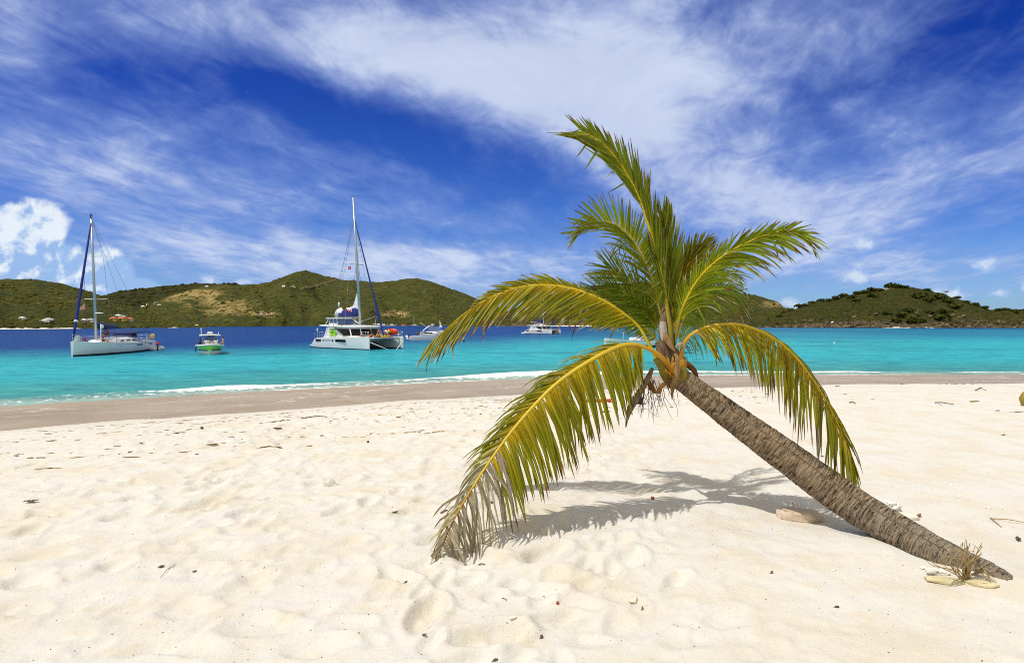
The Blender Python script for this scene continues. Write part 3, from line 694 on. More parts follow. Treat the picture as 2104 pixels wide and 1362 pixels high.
# houses on the slopes
wallm = {'white': mat('white_render', (0.80, 0.78, 0.72), 0.8), 'yellow': mat('yellow_render', (0.62, 0.42, 0.09), 0.8), 'grey': mat('grey_render', (0.36, 0.36, 0.34), 0.8), 'cream': mat('cream_render', (0.62, 0.54, 0.38), 0.8)}
roofm = {'white': mat('white_sheet_roof', (0.82, 0.82, 0.80), 0.5), 'orange': mat('orange_tile_roof', (0.50, 0.11, 0.03), 0.7), 'grey': mat('grey_sheet_roof', (0.40, 0.42, 0.44), 0.5), 'brown': mat('brown_roof', (0.16, 0.09, 0.05), 0.7), 'red': mat('red_sheet_roof', (0.4, 0.06, 0.04), 0.6)}
dark_open = mat('dark_window_glass', (0.02, 0.025, 0.03), 0.15, var=0.02)
def house(h, px, row_, wpx, hpx, wall, roof, label, group='houses on the far hills', rz=0.0, hip=True, depth=0.8):
    p = on_hill(h, px, row_ + hpx * .5) if h else sea(px, row_)
    w = wpx / F * p.y; ht = hpx / F * p.y; dp = w * depth; t = thing('house', label, 'house', p, rz, group)
    m = MB(); m.box((0, dp * .5, ht * .15), (w, dp, ht * .9)); m.build('wall', wallm[wall], t)
    m = MB(); e = 0.06 * w; z0 = ht * .604; z1 = ht * 1.05; k = 0.28 * w if hip else 0
    a = [(-w / 2 - e, -e, z0), (w / 2 + e, -e, z0), (w / 2 + e, dp + e, z0), (-w / 2 - e, dp + e, z0), (-w / 2 - e + k, dp / 2, z1), (w / 2 + e - k, dp / 2, z1)]
    m.add(a, [(0, 1, 5, 4), (2, 3, 4, 5), (1, 2, 5), (3, 0, 4), (3, 2, 1, 0)], 0, False); m.build('roof', roofm[roof], t)
    n = 2 if w > 6 else 1
    for q in range(n):
        m = MB(); m.box(((q - (n - 1) / 2) * w * .45, -0.04, ht * .22), (w * .2, 0.08, ht * .34)); m.build('window', dark_open, t)
    return t
for a in ((hLeft, 42, 656, 10, 4.5, 'white', 'white', 'small white house alone low on the shoulder hill above the far white beach'),
          (hLeft, 94, 657, 13, 4, 'white', 'white', 'long white-roofed house, the upper of two overlapping roofs on the shoulder hill'),
          (hLeft, 87, 661, 13, 4, 'white', 'white', 'long white-roofed house, the lower of two overlapping roofs on the shoulder hill'),
          (hLeft, 169, 659, 9, 5, 'grey', 'white', 'small grey house with a white roof beside the moored sloop forestay'),
          (hLeft, 182, 658, 11, 6, 'white', 'grey', 'pale house with a grey roof just ahead of the sloop mast'),
          (hLeft, 229, 656, 11, 7, 'yellow', 'orange', 'yellow villa with orange roof, nearest the sloop mast of the three'),
          (hLeft, 247, 655, 13, 7, 'yellow', 'orange', 'middle and largest yellow villa with orange roof in a row of three'),
          (hLeft, 264, 656, 10, 6, 'cream', 'orange', 'cream villa with orange roof, farthest from the sloop mast of the three'),
          (hLeft, 240, 649, 9, 5, 'white', 'white', 'white house directly above the orange-roofed villas'),
          (hLeft, 251, 650, 7, 4, 'white', 'grey', 'tiny grey-roofed house above the orange-roofed villas'),
          (hMain, 292, 618, 6, 4, 'white', 'white', 'tiny white house at the top of the pale track in the saddle'),
          (hMain, 318, 623, 9, 4, 'cream', 'brown', 'low brown-roofed house on the slope right of the pale track'),
          (hMain, 325, 627, 7, 3, 'white', 'white', 'tiny white house below the brown-roofed house in the saddle'),
          (hMain, 422, 589, 6, 3, 'white', 'white', 'white house standing alone near the crest of the dry slope'),
          (hMain, 581, 590, 6, 4, 'white', 'white', 'white domed-looking house left of the cut road under the highest summit'),
          (hMain, 600, 590, 8, 3.5, 'cream', 'grey', 'grey-roofed house at the start of the cut road under the summit'),
          (hMain, 534, 646, 5, 3, 'white', 'white', 'tiny white house beside the pale track above the green motorboat and catamaran'),
          (hMain, 402, 670, 5, 3.5, 'white', 'white', 'tiny white hut at the water edge behind the green motorboat'),
          (hMain, 768, 670, 7, 3.5, 'cream', 'grey', 'low cream shed at the water edge behind the catamaran bows'),
          (hMain, 777, 669, 6, 4, 'white', 'white', 'white shed at the water edge behind the catamaran forestay'),
          (hMain, 828, 669, 8, 4, 'white', 'red', 'white waterside building with a red roof between catamaran and cruiser'),
          (hIsle, 1822, 594, 8, 3.5, 'cream', 'grey', 'pale hut on the crest of the headland among bushes'),
          (hIsle, 1710, 663, 4, 4, 'white', 'white', 'tiny white hut among the boulders at the foot of the headland'),
          (hMid, 1602, 655, 9, 4, 'grey', 'grey', 'grey stone ruin on the low shore between cove hill and headland')):
    house(*a)
# ================================================================== THE COCONUT PALM
def spline(pts, n):
    """Catmull-Rom through pts (any dimension), n samples evenly spaced along it"""
    p = np.array(pts, float); p = np.vstack([2 * p[0] - p[1], p, 2 * p[-1] - p[-2]]); out = []
    for i in range(1, len(p) - 2):
        t = np.linspace(0, 1, 24, endpoint=(i == len(p) - 3))[:, None]
        a, b, c, d = p[i - 1], p[i], p[i + 1], p[i + 2]
        out.append(.5 * ((2 * b) + (-a + c) * t + (2 * a - 5 * b + 4 * c - d) * t ** 2 + (-a + 3 * b - 3 * c + d) * t ** 3))
    q = np.concatenate(out); L = np.concatenate([[0], np.cumsum(np.linalg.norm(np.diff(q[:, :3], axis=0), axis=1))])
    s = np.linspace(0, L[-1], n); return np.stack([np.interp(s, L, q[:, k]) for k in range(q.shape[1])], 1), L[-1]
def nrm(v): return v / (np.linalg.norm(v) + 1e-9)

palm = thing('palm_tree', 'coconut palm leaning low across the white sand with drooping yellow-green fronds', 'palm tree', gp(1990, 1180))
PB = np.array(palm.location)

# trunk: thick, ringed with old leaf scars, lying on the sand at its foot and rising to the left
def trunk_material():
    m = bpy.data.materials.new('palm_bark'); m.use_nodes = True; T = NT(m.node_tree); b = m.node_tree.nodes['Principled BSDF']
    s = T.attr('along'); a = T.attr('around'); oc = T.node('ShaderNodeTexCoord').outputs['Object']
    ca = T.math('COSINE', a); sa = T.math('SINE', a)
    rings = T.noise(T.xyz(s * 30.0, ca * 1.0, sa * 1.0), 1.0, 5, 0.65, 0.5)
    fib = T.noise(T.xyz(s * 7.0, ca * 11.0, sa * 11.0), 1.0, 5, 0.7, 0.2)
    cr = T.noise(T.xyz(s * 75.0, ca * 1.7, sa * 1.7), 1.0, 4, 0.65, 0.8)
    big = T.noise(oc, 4.5, 4, 0.6); fine = T.noise(oc, 120.0, 4, 0.7)
    c = T.mix(T.smooth(rings, 0.34, 0.62), (0.140, 0.092, 0.052), (0.310, 0.225, 0.140))
    c = T.mix(T.smooth(big, 0.42, 0.64) * 0.55, c, (0.250, 0.215, 0.165))
    c = T.mix(T.smooth(s, 2.0, 0.4) * 0.6, c, T.mix(rings, (0.150, 0.122, 0.092), (0.285, 0.240, 0.185)))
    c = T.mix(T.smooth(fib, 0.60, 0.76) * 0.5, c, (0.33, 0.17, 0.070))
    c = T.mix(T.smooth(cr, 0.45, 0.35) * 0.9, c, (0.028, 0.020, 0.014))
    ringf = T.math('FRACT', s * 17.0 + (T.noise(T.xyz(s * 3.0, ca * 1.3, sa * 1.3), 1.0, 4, 0.6) - 0.5) * 1.6)
    c = T.mix(T.smooth(ringf, 0.80, 0.97) * 0.55, c, (0.050, 0.034, 0.022))
    c = T.mix(T.smooth(ringf, 0.30, 0.02) * 0.30, c, (0.40, 0.33, 0.24))
    c = T.mix(T.smooth(fib, 0.36, 0.27) * 0.55, c, (0.050, 0.036, 0.024))
    c = T.mix(T.smooth(fine, 0.35, 0.65) * 0.35, c, T.mix(1.0, c, (1.5, 1.45, 1.4), 'MULTIPLY'))
    sand_ = T.smooth(T.noise(oc, 24.0, 4, 0.7), 0.66, 0.72) * T.smooth(s, 0.95, 0.25)
    c = T.mix(sand_, c, (0.72, 0.64, 0.50))
    T.put(b.inputs['Base Color'], c); b.inputs['Roughness'].default_value = 0.9; b.inputs['Specular IOR Level'].default_value = 0.15
    T.put(b.inputs['Normal'], T.bump(T.smooth(cr, 0.28, 0.5) * 1.3 + fib * 0.6 + fine * 0.35 + rings * 0.5, 0.9, 0.014))
    return m
tp = [P(2092, 1228, 3.46) + Vector((0, 0, -.05)), P(2030, 1192, 3.62), P(1955, 1153, 3.80), P(1862, 1102, 4.06), P(1752, 1036, 4.36), P(1622, 942, 4.62), P(1505, 857, 4.84), P(1418, 793, 4.97), P(1385, 768, 5.02)]
tr_ = [0.105, 0.112, 0.113, 0.120, 0.134, 0.132, 0.116, 0.096, 0.088]
NT_R, NT_A = 620, 72
q, TL = spline([tuple(p) + (r,) for p, r in zip(tp, tr_)], NT_R)
vs = np.zeros((NT_R, NT_A, 3)); AL = np.zeros((NT_R, NT_A)); AR = np.zeros((NT_R, NT_A)); prev = np.array([0, -1.0, 0])
phi = np.linspace(0, 2 * math.pi, NT_A, endpoint=False)
for i in range(NT_R):
    t = nrm(q[min(i + 1, NT_R - 1), :3] - q[max(i - 1, 0), :3]); s_ = nrm(prev - t * prev.dot(t)); prev = s_; w_ = np.cross(t, s_)
    al = TL * i / (NT_R - 1)
    sk = al + 0.022 * np.sin(phi + al * 1.3) + 0.020 * (fbm(np.cos(phi) * 1.6 + al * 2, np.sin(phi) * 1.6, 611, 3) - .5) * 2
    stepl = 0.058 + 0.0 * sk; ph = (sk / stepl) % 1.0; idx = np.floor(sk / stepl)
    scar = (0.0022 * np.clip(1 - ph * 1.05, 0, 1) ** 0.8 - 0.004 * np.exp(-((ph - .97) / .05) ** 2)) * (0.1 + 1.7 * vnoise(np.cos(phi) * 1.6 + idx * 5.3, np.sin(phi) * 1.6 + idx, 17))
    lump = 0.0075 * (fbm(np.cos(phi) * 1.5 + al * 5, np.sin(phi) * 1.5 + al * 1.3, 617, 4) - .5) * 2
    crk = -0.009 * sstep(vnoise(np.cos(phi) * 4.5 + idx * 3.7, np.sin(phi) * 4.5 + al * 9, 623), 0.70, 0.86)
    r = q[i, 3] + scar * (0.4 + 0.8 * min(1, al / 1.2)) + lump + crk * (0.4 + 0.6 * min(1, al))
    vs[i] = q[i, :3] + (np.cos(phi)[:, None] * s_ + np.sin(phi)[:, None] * w_) * r[:, None]
    AL[i] = al; AR[i] = phi
ii = np.arange(NT_R - 1)[:, None] * NT_A; jj = np.arange(NT_A)[None, :]; j2 = (np.arange(NT_A)[None, :] + 1) % NT_A
quads = np.stack([ii + jj, ii + j2, ii + NT_A + j2, ii + NT_A + jj], -1).reshape(-1, 4)
trunk = mesh_np('trunk', vs.reshape(-1, 3) - PB, quads, trunk_material(), palm); set_attr(trunk, 'along', AL); set_attr(trunk, 'around', AR)

# leaf materials: leaf colours travel with the leaflets as an attribute
def leaf_material(name, trans, rough=0.42, spec=0.35):
    m = bpy.data.materials.new(name); m.use_nodes = True; T = NT(m.node_tree); b = m.node_tree.nodes['Principled BSDF']
    c = T.attr('leafcol', 'Color'); oc = T.node('ShaderNodeTexCoord').outputs['Object']
    n = T.noise(oc, 60.0, 4, 0.6); n2 = T.noise(oc, 7.0, 3, 0.6)
    c = T.mix(T.smooth(n, 0.3, 0.7) * 0.8, T.mix(1.0, c, (0.74, 0.76, 0.7), 'MULTIPLY'), c)
    c = T.mix(T.smooth(n2, 0.4, 0.7) * 0.35, c, T.mix(1.0, c, (1.35, 1.15, 0.9), 'MULTIPLY'))
    T.put(b.inputs['Base Color'], c); b.inputs['Roughness'].default_value = rough; b.inputs['Specular IOR Level'].default_value = spec
    tl = T.node('ShaderNodeBsdfTranslucent'); T.put(tl.inputs['Color'], T.mix(1.0, c, (1.5, 1.5, 0.8), 'MULTIPLY'))
    ms = T.node('ShaderNodeMixShader'); ms.inputs[0].default_value = trans
    m.node_tree.links.new(b.outputs[0], ms.inputs[1]); m.node_tree.links.new(tl.outputs[0], ms.inputs[2])
    m.node_tree.links.new(ms.outputs[0], m.node_tree.nodes['Material Output'].inputs['Surface']); return m
LEAF = leaf_material('palm_leaflet', 0.48); DRYLEAF = leaf_material('dry_palm_leaf', 0.15, 0.8, 0.1)
def rib_material():
    m = bpy.data.materials.new('palm_midrib'); m.use_nodes = True; T = NT(m.node_tree); b = m.node_tree.nodes['Principled BSDF']
    c = T.attr('leafcol', 'Color'); oc = T.node('ShaderNodeTexCoord').outputs['Object']; n = T.noise(oc, 45.0, 4, 0.6)
    T.put(b.inputs['Base Color'], T.mix(T.smooth(n, 0.58, 0.72) * 0.55, c, (0.30, 0.10, 0.012))); b.inputs['Roughness'].default_value = 0.45; return m
RIB = rib_material()
C_GREEN = np.array((0.150, 0.205, 0.008)); C_DEEP = np.array((0.120, 0.175, 0.008)); C_LIME = np.array((0.33, 0.33, 0.008)); C_YEL = np.array((0.62, 0.455, 0.008))
C_GOLD = np.array((0.46, 0.255, 0.010)); C_RUST = np.array((0.30, 0.075, 0.008)); C_BROWN = np.array((0.085, 0.045, 0.018)); C_GREY = np.array((0.44, 0.39, 0.345)); C_PALE = np.array((0.66, 0.62, 0.57))
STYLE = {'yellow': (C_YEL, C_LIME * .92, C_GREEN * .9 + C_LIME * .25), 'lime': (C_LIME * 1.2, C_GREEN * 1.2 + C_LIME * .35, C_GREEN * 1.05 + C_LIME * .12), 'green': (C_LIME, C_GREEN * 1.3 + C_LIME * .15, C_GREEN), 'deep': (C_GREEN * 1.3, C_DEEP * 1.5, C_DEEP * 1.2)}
frond_no = [0]
def frond(path, Sp, Sm, Lp, Lm, n=66, ang=(72, 28), angm=None, droop=0.5, droopm=None, wind=(0, 0, 0), style='lime', bare=0.14, dry_from=9.0, tip_dry=0.12, ribw=0.020, base_col=None, width=0.021, label=None, seed=None, prof=None, jitter=0.10, broken=0.08, gaps=0.04, tipfan=0.45, dens=1.3, profm=None, flare=1.1):
    """path: (px, row, depth) points of the midrib; Sp/Sm: which way the two ranks of leaflets stand"""
    frond_no[0] += 1; rnd = np.random.default_rng(900 + (seed if seed is not None else frond_no[0]))
    NS = 160; W_, L_ = spline([tuple(P(*p)) for p in path], NS)
    tang = np.gradient(W_, axis=0); tang /= np.linalg.norm(tang, axis=1)[:, None]
    V = []; Q = []; CC = []
    c_base, c_mid, c_top = STYLE[style]
    prof = prof or [(0, .45), (.18, .85), (.42, 1.0), (.7, .88), (.88, .62), (1.0, tipfan)]
    for side, S, LL, dr, an in ((1, Sp, Lp, droop, ang), (-1, Sm, Lm, droop if droopm is None else droopm, angm or ang)):
        if S is None: continue
        S = np.array(S, float); pf, pl = zip(*(prof if side > 0 or profm is None else profm))
        for k in range(int(n * dens)):
            f = (k + rnd.random() * .6) / int(n * dens); fr = bare + (1 - bare) * f
            if (rnd.random() < gaps and f < .93) or np.interp(f, pf, pl) < .05: continue
            i = min(NS - 1, int(fr * (NS - 1))); T_ = tang[i]; S_ = nrm(S - T_ * S.dot(T_)); U_ = np.cross(T_, S_) * side
            if U_[2] < 0: U_ = -U_
            a = R(an[0] + (an[1] - an[0]) * f ** 1.15) + rnd.normal() * jitter * .6
            d = nrm(T_ * math.cos(a) + S_ * math.sin(a) + U_ * (0.10 + rnd.normal() * jitter))
            Lf = LL * np.interp(f, pf, pl) * (0.90 + 0.2 * rnd.random()); dead = fr > dry_from + rnd.normal() * .03
            if dead and rnd.random() < .42: continue
            if dead: Lf *= 0.95
            snap = rnd.random() < broken; segs = 9; p = W_[i].copy(); ds = Lf / segs
            w0 = (0.68 + 0.30 * dens) * width * (0.85 + .3 * rnd.random()) * (0.75 if f > .9 else 1) * (0.8 if dead else 1)
            g = dr * (0.75 + .5 * rnd.random()) * (2.6 if dead else 1); twist = rnd.normal() * .25 + (rnd.normal() * .8 if dead else 0)
            Nr = nrm(U_ + S_ * twist); b0 = len(V); tdry = 1 - tip_dry * (0.4 + 1.3 * rnd.random()) if not dead else 0.0
            tone = 0.82 + .36 * rnd.random(); mixk = rnd.random()
            for q_ in range(segs + 1):
                t = q_ / segs; wd = w0 * min(1, .35 + t * 5) * (1 - t) ** .55 * (1 if t < 1 else 0) + .0012
                B = nrm(np.cross(d, Nr)); N2 = nrm(np.cross(B, d)); fold = 0.32 * wd * (1 if not dead else 1.6)
                V += [p - B * wd * .5 + N2 * fold * .5, p - N2 * fold * .5, p + B * wd * .5 + N2 * fold * .5]
                if dead:
                    col = C_GREY * (1 - .5 * t) + C_BROWN * .5 * t if mixk > .35 else C_PALE * (1 - .4 * t) + C_BROWN * .4 * t
                    if t < .1: col = C_RUST * .6 + C_GREY * .4
                else:
                    col = c_base * max(0, 1 - t * 3.2) + (c_mid * (1 - t) + c_top * t) * min(1, t * 3.2)
                    if style == 'yellow': col = col * (1 - .55 * mixk) + C_YEL * .62 * .55 * mixk
                    e = (t - tdry) / .07
                    if e > 0:
                        e = min(e, 1); col = col * (1 - e) + (C_RUST * .75 if t < tdry + .09 else (C_PALE * .8 if mixk > .5 else C_BROWN)) * e
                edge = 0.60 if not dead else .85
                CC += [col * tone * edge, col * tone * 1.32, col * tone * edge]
                d = nrm(d + np.array([0, 0, -1.0]) * g * ds * (0.6 + 1.6 * t) / max(LL, .3) + np.array(wind) * ds * (0.4 + t) / max(LL, .3) + rnd.normal(size=3) * (.02 if not dead else .10))
                if snap and q_ == int(segs * .45): d = nrm(d + np.array([rnd.normal() * .3, rnd.normal() * .2, -1.3]))
                p = p + d * ds
            for q_ in range(segs):
                a0 = b0 + q_ * 3; Q += [(a0, a0 + 1, a0 + 4, a0 + 3), (a0 + 1, a0 + 2, a0 + 5, a0 + 4)]
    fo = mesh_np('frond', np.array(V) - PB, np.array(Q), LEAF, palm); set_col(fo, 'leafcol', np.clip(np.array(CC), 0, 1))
    if label: fo['label'] = label
    # midrib: flattened, broad at its foot
    m = MB(); rings = []; RC = []; NR = 60; nu = 8
    for i in range(NR):
        fr = i / (NR - 1); j = int(fr * (NS - 1)); T_ = tang[j]; S_ = np.array(Sp if Sp is not None else Sm, float); S_ = nrm(S_ - T_ * S_.dot(T_)); U_ = nrm(np.cross(S_, T_))
        w_ = ribw * (0.16 + 0.84 * (1 - fr) ** 0.9) * (1 + flare * max(0, 1 - fr / .16) ** 1.4); h_ = w_ * .62
        rings.append([W_[j] - PB + S_ * math.cos(x) * w_ + U_ * math.sin(x) * h_ for x in np.linspace(0, 2 * math.pi, nu, endpoint=False)])
        base_c = np.array(base_col) if base_col is not None else (C_LIME * .5 + C_YEL * .55)
        cc = base_c * (1 - min(1, fr * 3)) + (C_YEL * .95 if style != 'deep' else C_LIME) * min(1, fr * 3)
        if fr > dry_from + .12: cc = cc * .55 + C_RUST * .45
        if fr > dry_from + .20: cc = C_BROWN * 1.5
        RC += [cc] * nu
    m.loft(rings); ro = m.build('midrib', RIB, fo); set_col(ro, 'leafcol', np.clip(np.array(RC), 0, 1))
    return fo

# drooping front frond, its last third dried grey, its tip resting on the sand
tip = gp(893, 1153)
frond([(1392, 782, 4.98), (1366, 742, 4.92), (1335, 718, 4.86), (1292, 708, 4.78), (1238, 727, 4.69), (1150, 783, 4.55), (1075, 858, 4.40), (1015, 935, 4.25), (972, 1000, 4.12), (930, 1072, 3.98), (908, 1122, 3.90), (893, 1147, tip.y - .01)],
      (0.28, -0.30, -0.95), (-0.60, 0.80, -0.10), 0.63, 0.46, n=84, dens=2.2, ang=(82, 46), angm=(58, 30), droop=0.70, droopm=0.55, jitter=0.10, broken=0.08, gaps=0.02, style='yellow', bare=0.17, dry_from=0.70, tip_dry=0.16, ribw=0.023, flare=1.5, base_col=(0.50, 0.22, 0.020), width=0.024,
      prof=[(0, .55), (.12, .85), (.4, 1), (.62, .88), (.78, .80), (.92, .48), (1, .14)], label='lowest front frond with its tip dried grey and touching the sand')
# long arching frond reaching left over the bay
frond([(1352, 742, 5.08), (1330, 700, 5.12), (1306, 664, 5.16), (1255, 626, 5.20), (1200, 600, 5.24), (1140, 587, 5.27), (1080, 588, 5.28), (1020, 606, 5.28), (960, 640, 5.25), (915, 677, 5.20), (892, 698, 5.18)],
      (-0.10, -0.45, -0.86), (-0.10, 0.60, 0.60), 0.54, 0.24, n=76, dens=1.6, ang=(64, 17), angm=(40, 22), droop=0.22, droopm=0.30, jitter=0.06, style='yellow', bare=0.16, tip_dry=0.18, ribw=0.015, flare=0.8, width=0.024, profm=[(0, 0), (.2, .3), (.4, 1), (.62, .9), (.76, .3), (.8, 0), (1, 0)],
      prof=[(0, .6), (.2, 1), (.45, .98), (.7, .95), (.88, .85), (1, .62)], label='long arching frond reaching left above the water')
# right-hand frond curving over and down to the sand
frond([(1398, 742, 4.96), (1406, 704, 4.92), (1432, 680, 4.88), (1476, 667, 4.84), (1530, 669, 4.80), (1590, 695, 4.75), (1642, 742, 4.70), (1688, 808, 4.64), (1722, 872, 4.58), (1744, 930, 4.53), (1756, 985, 4.50)],
      (-0.30, -0.42, -0.86), (0.45, 0.75, -0.15), 0.62, 0.42, n=72, dens=1.6, ang=(76, 22), angm=(48, 16), droop=0.95, droopm=0.9, style='yellow', bare=0.14, tip_dry=0.22, ribw=0.018, flare=1.3, base_col=(0.42, 0.20, 0.02), width=0.024, broken=0.10,
      prof=[(0, .55), (.2, .85), (.5, 1), (.75, .9), (.9, .62), (1, .5)], label='right-hand frond curving over and hanging down to the sand')
# tall upright frond, wind-bent to the left at its top
frond([(1380, 715, 5.0), (1376, 668, 5.0), (1367, 610, 5.0), (1352, 540, 5.0), (1334, 470, 4.99), (1312, 405, 4.98), (1284, 352, 4.97), (1255, 312, 4.96), (1226, 286, 4.95), (1196, 270, 4.94)],
      (0.78, -0.10, 0.62), (-0.90, -0.20, 0.10), 0.56, 0.44, n=76, ang=(13, 15), angm=(6, 46), droop=-0.04, droopm=0.02, wind=(-0.12, 0, 0.30), style='lime', bare=0.16, tip_dry=0.16, ribw=0.019, base_col=(0.20, 0.19, 0.015), flare=0.25, width=0.024, jitter=0.07,
      prof=[(0, .8), (.3, 1), (.55, .86), (.8, .54), (1, .4)], profm=[(0, .7), (.22, .8), (.3, 0), (.50, 0), (.56, .55), (.72, 1), (1, .75)], label='tallest frond standing upright with its top blown left')
frond([(1384, 700, 5.04), (1382, 668, 5.06), (1380, 610, 5.08), (1374, 550, 5.10), (1366, 490, 5.12), (1360, 440, 5.12)],
      (0.75, -0.2, 0.5), (-0.8, -0.3, 0.3), 0.46, 0.40, n=44, ang=(26, 12), droop=-0.05, wind=(-0.05, 0, 0.3), style='lime', bare=0.12, tip_dry=0.16, ribw=0.012, base_col=(0.20, 0.19, 0.015), flare=0.25, width=0.024, jitter=0.07, label='young upright spear frond in the middle of the crown')
# left frond curling over at the end
frond([(1366, 690, 5.12), (1354, 630, 5.16), (1340, 580, 5.2), (1322, 532, 5.22), (1300, 494, 5.24), (1272, 466, 5.24), (1240, 456, 5.24), (1208, 462, 5.24), (1186, 482, 5.24)],
      (-0.10, 0.25, 0.95), (-0.35, -0.55, -0.75), 0.36, 0.50, n=64, ang=(66, 40), angm=(52, 22), droop=0.05, droopm=0.35, style='lime', bare=0.18, tip_dry=0.16, ribw=0.015, base_col=(0.20, 0.19, 0.015), flare=0.25, width=0.022, dens=1.15, label='left frond curling over at its end against the sky')
# right frond rising to the right then drooping
frond([(1386, 715, 5.02), (1389, 685, 5.02), (1400, 640, 4.97), (1424, 590, 4.90), (1456, 550, 4.80), (1500, 517, 4.67), (1545, 494, 4.53), (1585, 480, 4.40), (1622, 474, 4.30), (1650, 482, 4.23)],
      (-0.05, 0.55, 0.85), (0.30, -0.55, -0.78), 0.22, 0.58, n=66, ang=(50, 18), angm=(36, 13), droop=0.05, droopm=0.85, wind=(0.12, 0, 0), style='lime', bare=0.16, tip_dry=0.20, ribw=0.016, base_col=(0.20, 0.19, 0.015), flare=0.25, width=0.022, dens=1.2, profm=[(0, .9), (.35, 1), (.5, .8), (.75, .72), (1, .46)],
      prof=[(0, .9), (.3, 1), (.55, .92), (.8, .70), (1, .66)], label='right frond rising to the sky with its end drooping right')
# centre fan
frond([(1384, 676, 5.16), (1392, 620, 5.2), (1404, 570, 5.24), (1420, 530, 5.28), (1436, 505, 5.3)],
      (0.9, 0.1, 0.3), (-0.85, -0.2, 0.35), 0.42, 0.34, n=46, ang=(42, 12), angm=(34, 10), droop=0.12, wind=(0.05, 0, 0.2), style='yellow', bare=0.18, tip_dry=0.16, ribw=0.018, width=0.021, label='short yellowing frond fanning out in the middle of the crown')
frond([(1386, 676, 5.3), (1402, 620, 5.36), (1430, 572, 5.42), (1462, 540, 5.46), (1484, 524, 5.5)],
      (0.55, 0.2, -0.75), (-0.6, 0.2, 0.75), 0.50, 0.32, n=46, ang=(56, 22), droop=0.55, droopm=0.1, style='green', bare=0.16, tip_dry=0.15, ribw=0.012, width=0.020, dens=1.05, flare=0.3)
# fronds going away behind the crown, in shade
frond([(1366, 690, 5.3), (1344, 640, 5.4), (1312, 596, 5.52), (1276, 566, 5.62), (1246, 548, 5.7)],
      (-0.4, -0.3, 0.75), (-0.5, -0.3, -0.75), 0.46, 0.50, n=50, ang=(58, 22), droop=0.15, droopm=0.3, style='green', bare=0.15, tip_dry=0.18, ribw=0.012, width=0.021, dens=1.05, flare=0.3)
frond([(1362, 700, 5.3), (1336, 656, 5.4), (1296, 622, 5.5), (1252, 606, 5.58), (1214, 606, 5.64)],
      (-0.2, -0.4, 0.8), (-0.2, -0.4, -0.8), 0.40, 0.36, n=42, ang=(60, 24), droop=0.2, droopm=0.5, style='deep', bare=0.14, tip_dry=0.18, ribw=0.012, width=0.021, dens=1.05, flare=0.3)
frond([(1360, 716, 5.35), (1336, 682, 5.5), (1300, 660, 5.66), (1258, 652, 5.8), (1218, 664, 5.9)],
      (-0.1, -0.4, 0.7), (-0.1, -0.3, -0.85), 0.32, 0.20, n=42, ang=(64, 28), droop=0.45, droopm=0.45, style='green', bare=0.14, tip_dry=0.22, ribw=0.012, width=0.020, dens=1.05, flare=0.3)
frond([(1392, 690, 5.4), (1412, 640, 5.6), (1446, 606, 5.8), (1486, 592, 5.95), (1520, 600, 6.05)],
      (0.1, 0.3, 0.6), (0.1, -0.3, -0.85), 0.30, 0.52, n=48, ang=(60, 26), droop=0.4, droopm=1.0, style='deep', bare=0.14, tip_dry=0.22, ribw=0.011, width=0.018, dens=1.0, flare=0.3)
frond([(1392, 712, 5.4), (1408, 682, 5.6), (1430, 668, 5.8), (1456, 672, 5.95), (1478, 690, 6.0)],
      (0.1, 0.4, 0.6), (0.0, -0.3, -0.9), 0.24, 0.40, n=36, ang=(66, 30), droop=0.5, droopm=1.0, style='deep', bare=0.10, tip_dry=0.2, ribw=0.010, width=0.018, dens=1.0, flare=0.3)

# crown shaft: clasping leaf bases, fibre sheath, dead spathes, flower stalk, hanging rootlets
def wood_material(name, c1, c2, scale=30.0, stretch=(1, 1, 0.2), rough=0.8):
    m = bpy.data.materials.new(name); m.use_nodes = True; T = NT(m.node_tree); b = m.node_tree.nodes['Principled BSDF']
    oc = T.node('ShaderNodeTexCoord').outputs['Object']; n = T.noise(T.mapping(oc, scale=stretch), scale, 6, 0.68); n2 = T.noise(oc, scale * .2, 4, .6)
    c = T.mix(T.smooth(n, .3, .7), c1, c2); c = T.mix(T.smooth(n2, .5, .7) * .5, c, T.mix(1.0, c1, (.55, .5, .45), 'MULTIPLY'))
    T.put(b.inputs['Base Color'], c); b.inputs['Roughness'].default_value = rough; b.inputs['Specular IOR Level'].default_value = .2
    T.put(b.inputs['Normal'], T.bump(n, .7, .006)); return m
SHEATH = wood_material('fibre_sheath', (0.085, 0.052, 0.030), (0.23, 0.155, 0.095)); PALESHEATH = wood_material('weathered_sheath', (0.30, 0.25, 0.20), (0.55, 0.50, 0.43))
SPATHE = wood_material('dry_spathe', (0.20, 0.115, 0.045), (0.40, 0.255, 0.115)); ORANGE = wood_material('orange_leaf_base', (0.40, 0.15, 0.012), (0.55, 0.30, 0.03), rough=.5); BROWNSP = wood_material('brown_spathe', (0.10, 0.042, 0.012), (0.26, 0.11, 0.03)); OLIVE = wood_material('olive_leaf_base', (0.16, 0.13, 0.016), (0.30, 0.23, 0.03), rough=.5)
def local(p): return Vector(np.array(p) - PB)
